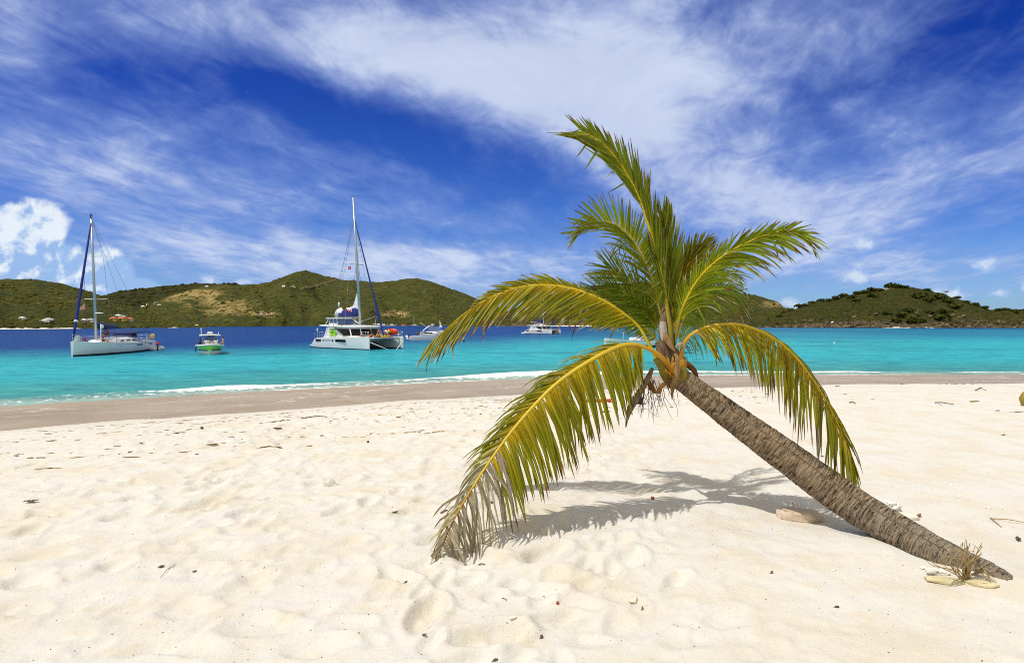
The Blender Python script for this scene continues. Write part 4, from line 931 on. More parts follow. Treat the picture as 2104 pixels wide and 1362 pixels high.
def rib_strip(name, path, widths, m_, parent, normal=(0, -1, 0), cup=0.35, n=40, nu=9, thick=0.006):
    """a curved, cupped strip with thickness (spathes, old leaf bases)"""
    q_, L_ = spline([tuple(P(*p)) + (w,) for p, w in zip(path, widths)], n); outer = []; inner = []
    for i in range(n):
        t = nrm(q_[min(i + 1, n - 1), :3] - q_[max(i - 1, 0), :3]); N = np.array(normal, float); N = nrm(N - t * N.dot(t)); B = np.cross(t, N)
        w = q_[i, 3]
        o_ = []; i_ = []
        for u_ in np.linspace(-1, 1, nu):
            base = q_[i, :3] + B * u_ * w * (1 - .08 * abs(u_)) - N * (u_ * u_) * w * cup + N * .004 * math.sin(u_ * 9 + i * .2)
            o_.append(base); i_.append(base - N * thick)
        outer.append(o_ + i_[::-1])
    b = MB(); b.loft([[Vector(x - PB) for x in r] for r in outer]); return b.build(name, m_, parent)
b = MB(); rings = []
for i, (px, row_, d, r) in enumerate([(1397, 784, 5.0, .094), (1386, 764, 5.03, .100), (1378, 740, 5.05, .094), (1372, 716, 5.06, .078), (1368, 694, 5.06, .064), (1366, 672, 5.06, .054), (1367, 652, 5.06, .046), (1370, 630, 5.06, .038)]):
    c = local(P(px, row_, d)); ax = Vector((-.25, .05, 1)).normalized(); s1 = Vector((0, -1, 0)); s2 = ax.cross(s1).normalized()
    rings.append([c + (s1 * math.cos(x) + s2 * math.sin(x)) * r * (1 + .10 * math.sin(3 * x + i) + .06 * math.sin(7 * x + 2 * i)) for x in np.linspace(0, 2 * math.pi, 28, endpoint=False)])
b.loft(rings); b.build('leaf_base', SHEATH, palm)
rib_strip('sheath', [(1364, 660, 4.995), (1364, 676, 4.985), (1366, 694, 4.975), (1370, 704, 4.97)], [.030, .036, .034, .020], PALESHEATH, palm, cup=.5)['label'] = 'pale weathered sheath at the neck of the crown'
rib_strip('sheath', [(1358, 700, 4.97), (1362, 716, 4.95), (1368, 738, 4.93), (1376, 760, 4.92)], [.050, .056, .050, .036], SHEATH, palm, cup=.5)
rib_strip('sheath', [(1366, 684, 4.96), (1370, 694, 4.94), (1380, 712, 4.93), (1388, 722, 4.92)], [.012, .030, .020, .008], SPATHE, palm, cup=.4)
rib_strip('sheath', [(1390, 716, 4.92), (1398, 708, 4.9), (1404, 708, 4.9), (1408, 716, 4.9)], [.018, .020, .016, .008], PALESHEATH, palm, cup=.4)
rib_strip('leaf_base', [(1392, 770, 4.91), (1398, 756, 4.9), (1402, 744, 4.91), (1402, 730, 4.94)], [.070, .075, .055, .03], ORANGE, palm, cup=.5)['label'] = 'orange swollen leaf base at the top of the trunk'
rib_strip('leaf_base', [(1400, 784, 4.90), (1404, 774, 4.89), (1404, 762, 4.89), (1400, 752, 4.9)], [.050, .058, .045, .02], OLIVE, palm, cup=.5)
rib_strip('leaf_base', [(1374, 786, 4.91), (1368, 770, 4.90), (1360, 752, 4.89), (1348, 736, 4.88)], [.034, .045, .040, .030], OLIVE, palm, cup=.5)
rib_strip('spathe', [(1386, 726, 4.86), (1393, 738, 4.84), (1391, 766, 4.82), (1384, 792, 4.82), (1382, 806, 4.83), (1381, 820, 4.84)], [.010, .022, .030, .026, .014, .003], SPATHE, palm, cup=.45)['label'] = 'tan boat-shaped spathe hanging in front of the crown base'
rib_strip('spathe', [(1342, 756, 4.88), (1332, 778, 4.84), (1318, 802, 4.8), (1302, 828, 4.77), (1292, 850, 4.75), (1286, 878, 4.74)], [.018, .026, .028, .034, .022, .003], wood_material('grey_spathe', (0.14, 0.095, 0.055), (0.27, 0.205, 0.135)), palm, cup=.5)['label'] = 'long dead spathe hanging down to the left like a blade'
rib_strip('spathe', [(1330, 776, 4.86), (1340, 794, 4.83), (1350, 804, 4.82), (1360, 792, 4.83), (1370, 788, 4.85), (1384, 798, 4.88)], [.022, .024, .022, .020, .020, .016], BROWNSP, palm, cup=.3, normal=(0, -.6, .8))['label'] = 'brown curled spathe looping under the crown base'
rib_strip('spathe', [(1400, 748, 5.0), (1412, 748, 5.0), (1424, 758, 4.98), (1431, 770, 4.97), (1436, 788, 4.96)], [.012, .026, .026, .018, .003], BROWNSP, palm, cup=.4)['label'] = 'brown leaf scrap sticking out right of the crown base'
fl = MB(); rs = random.Random(5)
for k in range(16):
    a = P(1381 + rs.uniform(-4, 4), 776 + rs.uniform(-8, 8), 4.88); e = P(1384 + rs.uniform(-18, 6), 732 + rs.uniform(-4, 34), 4.83 + rs.uniform(-.05, .03)); mid = (a + e) / 2 + Vector((rs.uniform(-.02, .02), -.03, 0))
    pts = [local(a), local(mid), local(e)]; fl.tube(pts, [.005, .0045, .002], 5)
fl.build('flower_stalk', ORANGE, palm)
THREAD = mat('dead_fibre', (0.085, 0.055, 0.032), 0.9)
for k in range(30):
    px0 = rs.uniform(1316, 1384); a = P(px0, rs.uniform(774, 800), 4.86 + rs.uniform(-.04, .05)); L_ = rs.uniform(.10, .36); cur = rs.uniform(-.3, .35); pts = [a]; d = Vector((cur, rs.uniform(-.2, .2), -1)).normalized()
    for s_ in range(6):
        d = (d + Vector((rs.uniform(-.35, .35), rs.uniform(-.2, .2), -.25))).normalized(); pts.append(pts[-1] + d * L_ / 6)
    f_ = MB(); f_.tube([local(x) for x in pts], [.0035, .0032, .0028, .0024, .002, .0016, .001], 5)
    if k % 3 == 0: f_.tube([local(pts[3]), local(pts[3] + Vector((rs.uniform(-.06, .06), 0, -.05))), local(pts[3] + Vector((rs.uniform(-.08, .08), 0, -.10)))], [.0022, .0018, .001], 4)
    f_.build('hanging_fibre', THREAD, palm)
for k in range(14):
    a = P(rs.uniform(1398, 1410), rs.uniform(700, 735), 4.95); pts = [a]; d = Vector((rs.uniform(.2, 1), rs.uniform(-.3, .3), rs.uniform(-.8, .5))).normalized()
    for s_ in range(4): d = (d + Vector((rs.uniform(-.3, .3), rs.uniform(-.2, .2), -.25))).normalized(); pts.append(pts[-1] + d * rs.uniform(.02, .05))
    MB().tube([local(x) for x in pts], [.002, .0018, .0015, .0012, .0008], 4).build('hanging_fibre', THREAD, palm)

# ================================================================== BEACH OBJECTS
def stone_material(name, c1, c2, pit=0.5, pits=26.0):
    m = bpy.data.materials.new(name); m.use_nodes = True; T = NT(m.node_tree); b = m.node_tree.nodes['Principled BSDF']
    oc = T.node('ShaderNodeTexCoord').outputs['Object']; n = T.noise(oc, 9.0, 6, .65); v_ = T.voronoi(oc, pits); n2 = T.noise(oc, 70.0, 4, .7)
    c = T.mix(T.smooth(n, .35, .65), c1, c2); hole = T.smooth(v_ + (n2 - .5) * .25, .30, .16)
    c = T.mix(hole * pit, c, (0.12, 0.09, 0.07)); c = T.mix(T.smooth(n2, .55, .7) * .25, c, (0.25, .19, .14))
    T.put(b.inputs['Base Color'], c); b.inputs['Roughness'].default_value = .9
    T.put(b.inputs['Normal'], T.bump(n * .5 + n2 * .4 - hole * pit, .8, .008)); return m
CORAL = stone_material('white_coral_stone', (0.72, 0.69, 0.62), (0.84, 0.82, 0.77), .75, 42); SMOOTHST = stone_material('smooth_pale_stone', (0.62, 0.57, 0.46), (0.76, 0.72, 0.62), .05); PINKST = stone_material('pinkish_stone', (0.52, 0.42, 0.30), (0.68, 0.55, 0.43), .35, 60); YELST = stone_material('yellowish_stone', (0.55, 0.47, 0.27), (0.66, 0.58, 0.36), .1)
def stone(name, label, px, row_, size, m_, rz=0.0, sink=0.3, seed=0, warp=.45, cat='rock', group=None, flat=False, lift=0.0):
    p = gp(px, row_); b = MB(); nu, nv = 26, 16; M = Matrix.Rotation(rz, 3, 'Z'); vs_ = []
    b.ball((0, 0, 0), 1.0, 0, nu, nv)
    o_ = []
    for v_ in b.v:
        w = Vector(v_); sx = lambda t, e: math.copysign(abs(t) ** e, t)
        u_ = Vector((sx(w.x, .75), sx(w.y, .75), sx(w.z, .55 if flat else .8)))
        k = 1 + warp * mnoise.noise(w * 1.2 + Vector((seed * 5.1, seed, 0))) + warp * .35 * mnoise.noise(w * 3.1 + Vector((seed, seed * 2.3, 4)))
        o_.append(M @ Vector((u_.x * size[0] * k, u_.y * size[1] * k, u_.z * size[2] * (k if not flat else 1 + .25 * (k - 1)))))
    b.v = [tuple(x) for x in o_]; ob = b.build(name, m_); ob.location = p + Vector((0, 0, size[2] * (1 - 2 * sink) + lift))
    return tag(ob, label, cat, group)
stone('rock', 'flat-topped pinkish rock with an undercut edge lying under the leaning trunk', 1644, 1066, (.165, .075, .050), PINKST, -0.35, .22, 3, .35, flat=True)
stone('rock', 'small pale stone sitting behind the flat pinkish rock under the trunk', 1632, 1040, (.05, .035, .035), CORAL, .2, .3, 5)
stone('rock', 'large white pitted coral rock half hidden behind the lower trunk', 1812, 1046, (.135, .10, .060), CORAL, -.25, .3, 7, .5)
stone('rock', 'small white rock just showing over the trunk left of the pitted coral rock', 1776, 1042, (.055, .045, .05), CORAL, .4, .25, 9)
stone('rock', 'long smooth pale stone beside the lower trunk below the pitted coral rock', 1846, 1064, (.150, .055, .036), SMOOTHST, -.32, .3, 11, .25)
stone('rock', 'white pitted stone touching the trunk right of the long smooth stone', 1884, 1092, (.075, .06, .036), CORAL, .1, .3, 13)
stone('rock', 'broken white coral piece in the sand in front of the trunk foot', 1925, 1178, (.055, .032, .022), CORAL, -.3, .25, 15, .6)
stone('rock', 'small white coral chip beside the trunk left of the broken coral piece', 1897, 1168, (.020, .014, .010), CORAL, .3, .25, 16, .6)
stone('rock', 'long flat yellowish slab in the sand below the trunk foot', 1950, 1196, (.135, .036, .016), YELST, -.28, .3, 17, .25, flat=True)
stone('rock', 'short yellowish slab at the very end of the trunk foot', 2014, 1200, (.085, .034, .018), YELST, -.5, .3, 19, .3, flat=True)
for k, (px, row_, s_, l) in enumerate(((1615, 1097, .020, 'small white shell chip on the sand in front of the trunk shadow'), (1970, 1022, .018, 'small white coral chip alone on the open sand right of the palm'), (2030, 1045, .022, 'white coral chip lying above the bent straw'), (1953, 997, .022, 'flat white chip on the open sand beyond the rocks'), (1712, 1172, .016, 'tiny white chip on the sand below the trunk'),
                                       (1054, 1272, .016, 'pale shell fragment on the open foreground sand'), (1302, 1235, .035, 'pale lump of sand-coloured stone in the right foreground'))):
    stone('shell_chip', l, px, row_, (s_, s_ * .6, s_ * .4), CORAL if k != 6 else SMOOTHST, k * .7, .2, 21 + k, .5, cat='shell')
# dry coir tuft and roots at the foot of the trunk
STRAW = mat('dry_straw', (0.36, 0.255, 0.11), .8, var=.4, scale=20); tf = thing('dried_seedling', 'tuft of dry straw-coloured fibres standing at the foot of the palm trunk', 'dried plant', gp(1980, 1190)); fb = np.array(tf.location)
for part, cnt, x0, top in (('stem', 16, 1984, (1986, 1138)), ('root', 16, 1972, (1935, 1120))):
    m = MB()
    for k in range(cnt):
        a = Vector(fb) + Vector((rs.uniform(-.02, .02), rs.uniform(-.03, .0), -.01))
        if part == 'stem':
            e = P(1986 + rs.uniform(-8, 34), 1118 + rs.uniform(-6, 30), fb[1] - .03 + rs.uniform(-.05, .05)); mid = (a + e) / 2 + Vector((rs.uniform(-.03, .01), rs.uniform(-.03, .03), .02)); pts = [a, mid, e, e + Vector((rs.uniform(-.03, .06), rs.uniform(-.02, .02), rs.uniform(-.06, .03)))]
        else:
            e = P(1935 + rs.uniform(-40, 35), 1120 + rs.uniform(-14, 30), fb[1] - .03 + rs.uniform(-.05, .02)); mid = (a * .6 + e * .4) + Vector((rs.uniform(-.05, .03), -.03, rs.uniform(-.01, .05))); m2 = (a * .2 + e * .8) + Vector((rs.uniform(-.03, .05), -.02, rs.uniform(-.03, .03))); pts = [a, mid, m2, e]
        m.tube([Vector(np.array(x) - fb) for x in pts], [.0036, .0032, .0024, .0012][:len(pts)], 4)
    m.build(part, STRAW, tf)
m = MB(); 
for k in range(10):
    a = gp(2000 + rs.uniform(-5, 5), 1180); e = gp(2046 + rs.uniform(-6, 4), 1195 + rs.uniform(-6, 16)); mid = (a + e) / 2 + Vector((0, 0, rs.uniform(.04, .10))); m.tube([Vector(np.array(x) - fb) for x in (a, mid, e)], [.003, .0026, .0014], 4)
m.build('root', STRAW, tf)
# litter one can tell apart
BROWNLEAF = mat('brown_dead_leaf', (0.19, 0.095, 0.042), .7, var=.3, scale=30); DARKLEAF = mat('dark_dead_leaf', (0.085, 0.060, 0.038), .8, var=.3, scale=30); TWIG = mat('twig_bark', (0.14, 0.095, 0.055), .9, var=.3, scale=40)
def dead_leaf(px, row_, L_, w, m_, label, rz=0.0, curl=.5, name='dead_leaf', cat='leaf'):
    L_, w, curl = L_ * .85, w * .62, curl * .6
    p = gp(px, row_); b = MB(); M = Matrix.Rotation(rz, 3, 'Z'); n = 10
    top = []; 
    for i in range(n):
        t = i / (n - 1); ww = w * math.sin(math.pi * min(1, t * .92 + .06)) ** .8; z = curl * L_ * (t - .45) ** 2 + .006
        row = [M @ Vector(((t - .5) * L_, u_ * ww, z + abs(u_) * ww * curl * .9 + .003 * math.sin(i * 2 + u_ * 3))) for u_ in (-1, -.5, 0, .5, 1)]
        top.append(row + [x - Vector((0, 0, .0025)) for x in row[::-1]])
    b.loft(top); b.tube([M @ Vector((-.5 * L_, 0, curl * L_ * .2)), M @ Vector((-.66 * L_, .01, curl * L_ * .1))], .002, 4)
    o = b.build(name, m_); o.location = p; return tag(o, label, cat)
for a in ((64, 1031, .13, .035, DARKLEAF, 'curled dark leaf lying alone on the left sand', .3), (2092, 1110, .075, .026, DARKLEAF, 'crumpled dark leaf on the sand right of the trunk foot', 1.0, 1.2), (1888, 1062, .08, .022, BROWNLEAF, 'red-brown curled leaf at the end of the long smooth stone', .6, 1.4),
          (1113, 1309, .032, .012, DARKLEAF, 'dark oval seed-like leaf in the middle foreground', 1.3, .3), (1018, 1357, .03, .013, DARKLEAF, 'dark leaf scrap at the bottom edge of the foreground', .5, .3), (1720, 1248, .030, .012, DARKLEAF, 'dark leaf scrap on the sand below the trunk at right', .1, .3),
          (812, 1053, .06, .012, DARKLEAF, 'narrow dark leaf on the sand left of the grey frond tip', .5, .4), (1586, 1177, .03, .012, BROWNLEAF, 'small brown leaf scrap left of the trunk below its shadow', .9, .6), (1320, 1250, .022, .008, BROWNLEAF, 'tiny red-brown leaf on the right foreground sand', 1.4, .8), (834, 1197, .026, .008, DARKLEAF, 'thin dark leaf left of the middle foreground', .9, .3),
          (872, 1306, .026, .010, BROWNLEAF, 'small curled bark chip in the lower middle foreground', .2, 1.0), (1690, 938, .05, .012, DARKLEAF, 'dark leaf on the sand right behind the hanging right frond', .2, .5), (2062, 894, .09, .02, BROWNLEAF, 'small brown leaf far right on the sand below the coconut', .4, .6), (2050, 844, .10, .03, DARKLEAF, 'round dark leaf on the far right sand', .2, .5),
          (2094, 847, .34, .035, BROWNLEAF, 'long curled orange-brown leaf by the coconut at the far right', .1, .35), (1600, 893, .08, .02, DARKLEAF, 'small grey leaf on the sand under the right frond', .3, .4), (332, 1165, .04, .02, DARKLEAF, 'dark scrap standing in for a shaded hole in the left foreground sand', .6, .5), (400, 1176, .03, .012, BROWNLEAF, 'small brown chip beside the dark hole stand-in on the left', .2, .5)):  # the dark scrap at left stands in for a shaded hole
    dead_leaf(*a)
def twig(pts, r, label, m_=None, name='twig'):
    q_ = [gp(a, b_) + Vector((0, 0, r + h)) for a, b_, h in pts]; c = q_[0].copy(); o = MB().tube([x - c for x in q_], [r] * (len(q_) - 1) + [r * .6], 6).build(name, m_ or TWIG); o.location = c; return tag(o, label, 'twig')
twig([(2034, 1066, .0), (2070, 1073, .02), (2112, 1078, .01)], .004, 'long dry straw lying at the right edge of the sand, upper of a bent pair', STRAW)
twig([(2035, 1067, .01), (2048, 1077, .008), (2058, 1084, .0)], .004, 'short dry straw crossing the end of the long straw at right', STRAW)
twig([(1922, 828, .0), (1935, 833, .05), (1960, 834, .02)], 0.011, 'curved dark stick of driftwood on the far right sand'); twig([(2004, 803, 0), (2015, 801, .04), (2026, 803, 0)], 0.013, 'dark driftwood stick near the wet sand at far right')
twig([(1993, 826, 0), (2002, 826, .01), (2012, 825, 0)], .014, 'straight tan stick on the far right sand', STRAW); twig([(1745, 828, 0), (1752, 829, .02), (1758, 830, 0)], 0.012, 'short dark stick just right of the curving right frond')
twig([(330, 1186, 0), (345, 1172, .01), (360, 1160, .0)], .0022, 'thin pale straw beside the dark hole stand-in on the left', STRAW); twig([(1033, 1230, .0), (1040, 1235, .004)], .004, 'short dark twig in the centre foreground')
twig([(983, 1161, 0), (990, 1160, .004), (997, 1161, 0)], .004, 'short brown twig right of the frond tip touching the sand'); twig([(905, 1055, 0), (914, 1051, .006), (920, 1049, 0)], .005, 'short dark twig left of the grey hanging leaflets')
twig([(620, 860, 0), (650, 858, .02), (672, 857, 0)], 0.010, 'brown stick among the seaweed on the left beach')
REDSEED = mat('red_seed', (0.35, 0.06, 0.015), .4)
for px, row_, r, l, m_ in ((1341, 1025, .017, 'round orange-red seed on the sand in the crown shadow', REDSEED), (1010, 1033, .012, 'dark seed pod caught by the grey hanging leaflets', DARKLEAF), (1146, 1200 + 40, .010, 'small red-brown seed in the middle foreground', REDSEED), (756, 909, .018, 'round brown pebble at the edge of the seaweed strip', DARKLEAF), (415, 881, .026, 'dark round lump on the smooth sand near the wet edge', DARKLEAF)):
    o = MB().ball((0, 0, 0), (r, r * .9, r * .85), 0, 12, 8, warp=.25, seed=px).build('seed', m_); o.location = gp(px, row_) + Vector((0, 0, r * .6)); tag(o, l, 'seed')
# coconut, tub and orange tube
t = thing('coconut', 'green-yellow coconut at the right edge of the beach', 'coconut', gp(2112, 834)); m = MB()
m.ball((0, 0, .13), (.13, .13, .17), 0, 20, 14, warp=.12, seed=3); m.build('husk', mat('coconut_husk', (0.30, 0.22, 0.02), .5, var=.25), t); MB().tube([(0, 0, .285), (0.01, 0, .315)], [.04, .025], 8).build('stalk_cap', TWIG, t)
p = gp(1311, 829); t = thing('tub', 'black tub with a flared rim on the sand behind the hanging dead spathe', 'tub', p); sc = p.y / F; PLAST = mat('black_plastic', (0.012, 0.012, 0.013), .45)
m = MB(); rr = []
for z, r in ((0, 8.0), (.2, 8.6), (7, 9.4), (12, 10.0), (12, 9.2), (3, 8.2)): rr.append([(math.cos(x) * r * sc, math.sin(x) * r * sc, z * sc) for x in np.linspace(0, 2 * math.pi, 24, endpoint=False)])
m.loft(rr); m.build('body', PLAST, t); m = MB(); rr = [[(math.cos(x) * r * sc, math.sin(x) * r * sc, z * sc) for x in np.linspace(0, 2 * math.pi, 24, endpoint=False)] for z, r in ((11.4, 9.9), (11.4, 13.5), (12.6, 13.8), (12.6, 9.9))]; m.loft(rr + [rr[0]], cap0=False, cap1=False); m.build('rim', PLAST, t)
a, b_ = gp(1200, 826), gp(1253, 826); t = thing('float_tube', 'orange foam tube lying on the sand behind the drooping front frond', 'float', a); ORF = mat('orange_foam', (0.72, 0.085, 0.012), .6); rr_ = 3.2 * a.y / F
MB().tube([Vector((0, 0, rr_)), (b_ - a) * .5 + Vector((0, 0, rr_)), (b_ - a) + Vector((0, 0, rr_))], [rr_, rr_ * .98, rr_], 14).build('tube', ORF, t)
for s_ in (0.0, 1.0): MB().tube([(b_ - a) * s_ + Vector((-.02, 0, rr_)), (b_ - a) * s_ + Vector((.02, 0, rr_))], rr_ * 1.12, 14).build('end_cap', mat('dark_orange_foam', (0.5, 0.045, 0.01), .6), t)

# countless scraps: seaweed on the washed strip, specks of shell and bark on the dry sand
def scatter(name, pts, size, cols, label, cat, seed, flat=.25, elong=1.0, dirv=None):
    r = np.random.default_rng(seed); n = len(pts); V, q_ = clump_verts(n, seed); s = size[0] + (size[1] - size[0]) * r.random(n) ** 2.5
    el = 1 + (elong - 1) * r.random(n); a = r.random(n) * math.pi if dirv is None else dirv + r.normal(size=n) * .35
    X_ = V[:, :, 0] * (s * el)[:, None]; Y_ = V[:, :, 1] * s[:, None]
    VV = np.stack([X_ * np.cos(a)[:, None] - Y_ * np.sin(a)[:, None], X_ * np.sin(a)[:, None] + Y_ * np.cos(a)[:, None], V[:, :, 2] * (s * flat)[:, None]], -1) + pts[:, None, :]
    m_ = V.shape[1]; o = mesh_np(name, VV.reshape(-1, 3), (q_[None] + (np.arange(n) * m_)[:, None, None]).reshape(-1, 4), SCRUB); set_col(o, 'tint', np.repeat(np.array(cols)[r.integers(0, len(cols), n)], m_, 0)); return tag(o, label, cat, kind='stuff')
def strip_pts(n, s0, s1, x0, x1, seed, thr):
    r = np.random.default_rng(seed); x = r.uniform(x0, x1, n * 6); s = r.uniform(s0, s1, n * 6); y = shore_y(x) - s * 1.2
    k = fbm(x * .35 + y * .2, (shore_y(x) - y) * .9, seed, 3) + r.random(n * 6) * .25 > thr; x, y = x[k][:n], y[k][:n]; return np.stack([x, y, ground_z(x, y)], 1)
scatter('seaweed_litter', np.concatenate([strip_pts(1900, 9.6, 19.0, -17, 2, 5, .57), strip_pts(600, 9.6, 18, -4, 8, 6, .60)]), (.008, .036), [(0.44, 0.31, 0.12), (0.38, 0.25, 0.09), (0.50, 0.37, 0.17), (0.24, .16, .08)], 'scraps of brown seaweed washed up on the smooth strip of beach', 'seaweed', 71, .22, 4.0, 0.45)
scatter('beach_litter', strip_pts(420, 8.6, 13.5, 9, 30, 8, .62), (.012, .06), [(0.10, 0.07, 0.045), (0.20, 0.14, 0.08), (0.06, .045, .03)], 'dark bits of bark and leaf scattered on the right beach', 'litter', 73, .3, 3.0)
r_ = np.random.default_rng(91); yy = 1.9 + 11 * r_.random(5200) ** 1.4; xx = (r_.random(5200) * 2 - 1) * (yy * .95 + .3); kk = fbm(xx * .7, yy * .7, 93, 3) + r_.random(5200) * .5 > .72; xx, yy = xx[kk], yy[kk]
scatter('beach_grit', np.stack([xx, yy, ground_z(xx, yy)], 1), (.0010, .0042), [(0.26, 0.17, 0.10), (0.20, 0.14, 0.09), (0.38, 0.26, 0.16), (0.13, .10, .07), (0.34, .18, .10)], 'specks of bark and shell grit in the dry sand', 'grit', 75, .6, 2.0)
# ================================================================== PEOPLE
def skin_mesh(name, verts, edges, radii, sub=1, root=0):
    me = bpy.data.meshes.new(name); me.from_pydata(verts, edges, []); o = bpy.data.objects.new(name, me); COL.objects.link(o)
    sk = o.modifiers.new('skin', 'SKIN'); sk.use_smooth_shade = True
    for i, r in enumerate(radii):
        sv = me.skin_vertices[0].data[i]; rr = r if hasattr(r, '__len__') else (r, r); sv.radius = rr; sv.use_root = (i == root)
    ss = o.modifiers.new('sub', 'SUBSURF'); ss.levels = sub; ss.render_levels = sub
    dg = bpy.context.evaluated_depsgraph_get(); ev = o.evaluated_get(dg); out = bpy.data.meshes.new_from_object(ev); out.name = name
    for p in out.polygons: p.use_smooth = True
    bpy.data.objects.remove(o); bpy.data.meshes.remove(me); return out
POSES = {   # joint positions, metres; x forward, y left, z up; seat/feet rest at z = 0 of the figure
 'sit': dict(pelvis=(0, 0, .11), waist=(-.02, 0, .27), chest=(.0, 0, .48), neck=(.03, 0, .60), head=(.06, 0, .70), top=(.06, 0, .83), sh=(.0, .18, .55), el=(.06, .26, .29), wr=(.24, .20, .17), hip=(.03, .10, .10), kn=(.43, .13, .10), an=(.45, .12, -.33), toe=(.60, .13, -.38)),
 'stand': dict(pelvis=(0, 0, .95), waist=(0, 0, 1.10), chest=(0, 0, 1.32), neck=(.01, 0, 1.47), head=(.03, 0, 1.58), top=(.03, 0, 1.72), sh=(0, .19, 1.41), el=(-.03, .27, 1.12), wr=(.08, .28, .88), hip=(0, .10, .90), kn=(.03, .11, .48), an=(-.01, .12, .08), toe=(.16, .13, .03)),
 'crouch': dict(pelvis=(-.12, 0, .42), waist=(-.03, 0, .56), chest=(.12, 0, .73), neck=(.24, 0, .82), head=(.32, 0, .87), top=(.38, 0, .98), sh=(.15, .18, .79), el=(.26, .25, .54), wr=(.40, .17, .40), hip=(-.10, .10, .40), kn=(.26, .17, .46), an=(.02, .14, .08), toe=(.18, .15, .03)),
 'lounge': dict(pelvis=(0, 0, .11), waist=(-.10, 0, .20), chest=(-.27, 0, .33), neck=(-.38, 0, .43), head=(-.42, 0, .53), top=(-.44, 0, .66), sh=(-.32, .18, .38), el=(-.42, .27, .16), wr=(-.30, .33, .04), hip=(.03, .10, .10), kn=(.38, .14, .30), an=(.72, .13, .08), toe=(.78, .14, .20)),
}
def person_parts(pose):
    J = POSES[pose]; mir = lambda p: (p[0], -p[1], p[2]); V = []; E = []; RD = []
    def a(p, r, link=None):
        V.append(tuple(p)); RD.append(r); i = len(V) - 1
        if link is not None: E.append((link, i))
        return i
    lerp = lambda p, q_, t: tuple(p[k] * (1 - t) + q_[k] * t for k in range(3))
    pel = a(J['pelvis'], (.15, .105)); wa = a(J['waist'], (.125, .095), pel); ch = a(J['chest'], (.155, .11), wa); ne = a(J['neck'], .055, ch)
    hd = a(J['head'], (.075, .09), ne); tp_ = a(J['top'], (.055, .06), hd)
    fwd = np.array((1.0, 0, 0)); nose = a(tuple(np.array(lerp(J['head'], J['top'], .15)) + fwd * .105), .014, hd)
    for s in (1, -1):
        f = (lambda p: p) if s > 0 else mir
        sh = a(f(J['sh']), .062, ch); el = a(f(J['el']), .043, sh); wr = a(f(J['wr']), .028, el)
        d = np.array(f(J['wr'])) - np.array(f(J['el'])); d = d / np.linalg.norm(d); side = np.cross(d, (0, 0, 1.0)); side = side / (np.linalg.norm(side) + 1e-6)
        pm = a(tuple(np.array(f(J['wr'])) + d * .07), (.034, .018), wr)
        for k, (o_, ln) in enumerate(((-.030, .075), (-.010, .09), (.010, .085), (.030, .065))):
            b0 = np.array(V[pm]) + d * .02 + side * o_; k1 = a(tuple(b0 + d * ln * .5), .0095, pm); a(tuple(b0 + d * ln * .85 + np.array((0, 0, -.035))), .008, k1)
        th = a(tuple(np.array(f(J['wr'])) + d * .045 - side * s * .045), .011, wr); a(tuple(np.array(f(J['wr'])) + d * .085 - side * s * .058), .009, th)
        hp = a(f(J['hip']), .092, pel); kn = a(f(J['kn']), .060, hp); ca_ = a(lerp(f(J['kn']), f(J['an']), .35), .058, kn); an = a(f(J['an']), .038, ca_); a(f(J['toe']), (.045, .028), an)
    body = skin_mesh('person_' + pose, V, E, RD)
    J2 = J; hair = MB(); c = np.array(lerp(J['head'], J['top'], .55)) + np.array((-.018, 0, .012)); hair.ball(c, (.098, .088, .098), 0, 14, 10)
    hair.v = [(x, y, z) if not (x > c[0] + .045 and z < c[2] + .045) else (c[0] + .045, y * .9, z) for x, y, z in hair.v]
    eyes = MB(); e0 = np.array(lerp(J['head'], J['top'], .32))
    for s in (1, -1): eyes.ball(e0 + np.array((.088, .033 * s, 0)), .012, 0, 8, 6)
    shirt = skin_mesh('shirt_' + pose, [J['pelvis'], J['waist'], J['chest'], lerp(J['chest'], J['neck'], .6)] + [f(J[k]) if k == 'sh' else f(lerp(J['sh'], J['el'], .55)) for f in ((lambda p: p), mir) for k in ('sh', 'el')], [(0, 1), (1, 2), (2, 3), (2, 4), (4, 5), (2, 6), (6, 7)], [(.165, .12), (.145, .115), (.172, .128), (.075, .07), (.078, .078), (.062, .062), (.078, .078), (.062, .062)])
    shorts = skin_mesh('shorts_' + pose, [J['pelvis']] + [f(p) for f in ((lambda p: p), mir) for p in (J['hip'], lerp(J['hip'], J['kn'], .7))] + [lerp(J['pelvis'], J['waist'], .5)], [(0, 1), (1, 2), (0, 3), (3, 4), (0, 5)], [(.165, .12), (.105, .105), (.088, .088), (.105, .105), (.088, .088), (.14, .11)])
    return body, hair, eyes, shirt, shorts
PEOPLE = {k: person_parts(k) for k in POSES}
SKIN = {'tan': mat('tanned_skin', (0.44, 0.22, 0.12), .55), 'light': mat('light_skin', (0.58, 0.35, 0.24), .55), 'dark': mat('brown_skin', (0.16, 0.075, 0.04), .55)}
HAIR = mat('dark_hair', (0.015, 0.010, 0.008), .6); EYE_M = mat('eye_dark', (0.01, 0.01, 0.01), .2)
CLOTH = {'black': mat('black_cloth', (0.015, 0.015, 0.018), .9), 'white': mat('white_cloth', (0.78, 0.78, 0.80), .9), 'grey': mat('pale_grey_cloth', (0.55, 0.57, 0.66), .9), 'red': mat('red_cloth', (0.55, 0.04, 0.03), .9), 'blue': mat('blue_cloth', (0.04, 0.10, 0.35), .9), 'yellow': mat('yellow_cloth', (0.75, 0.45, 0.03), .9), 'orange': mat('orange_cloth', (0.75, 0.16, 0.02), .9)}
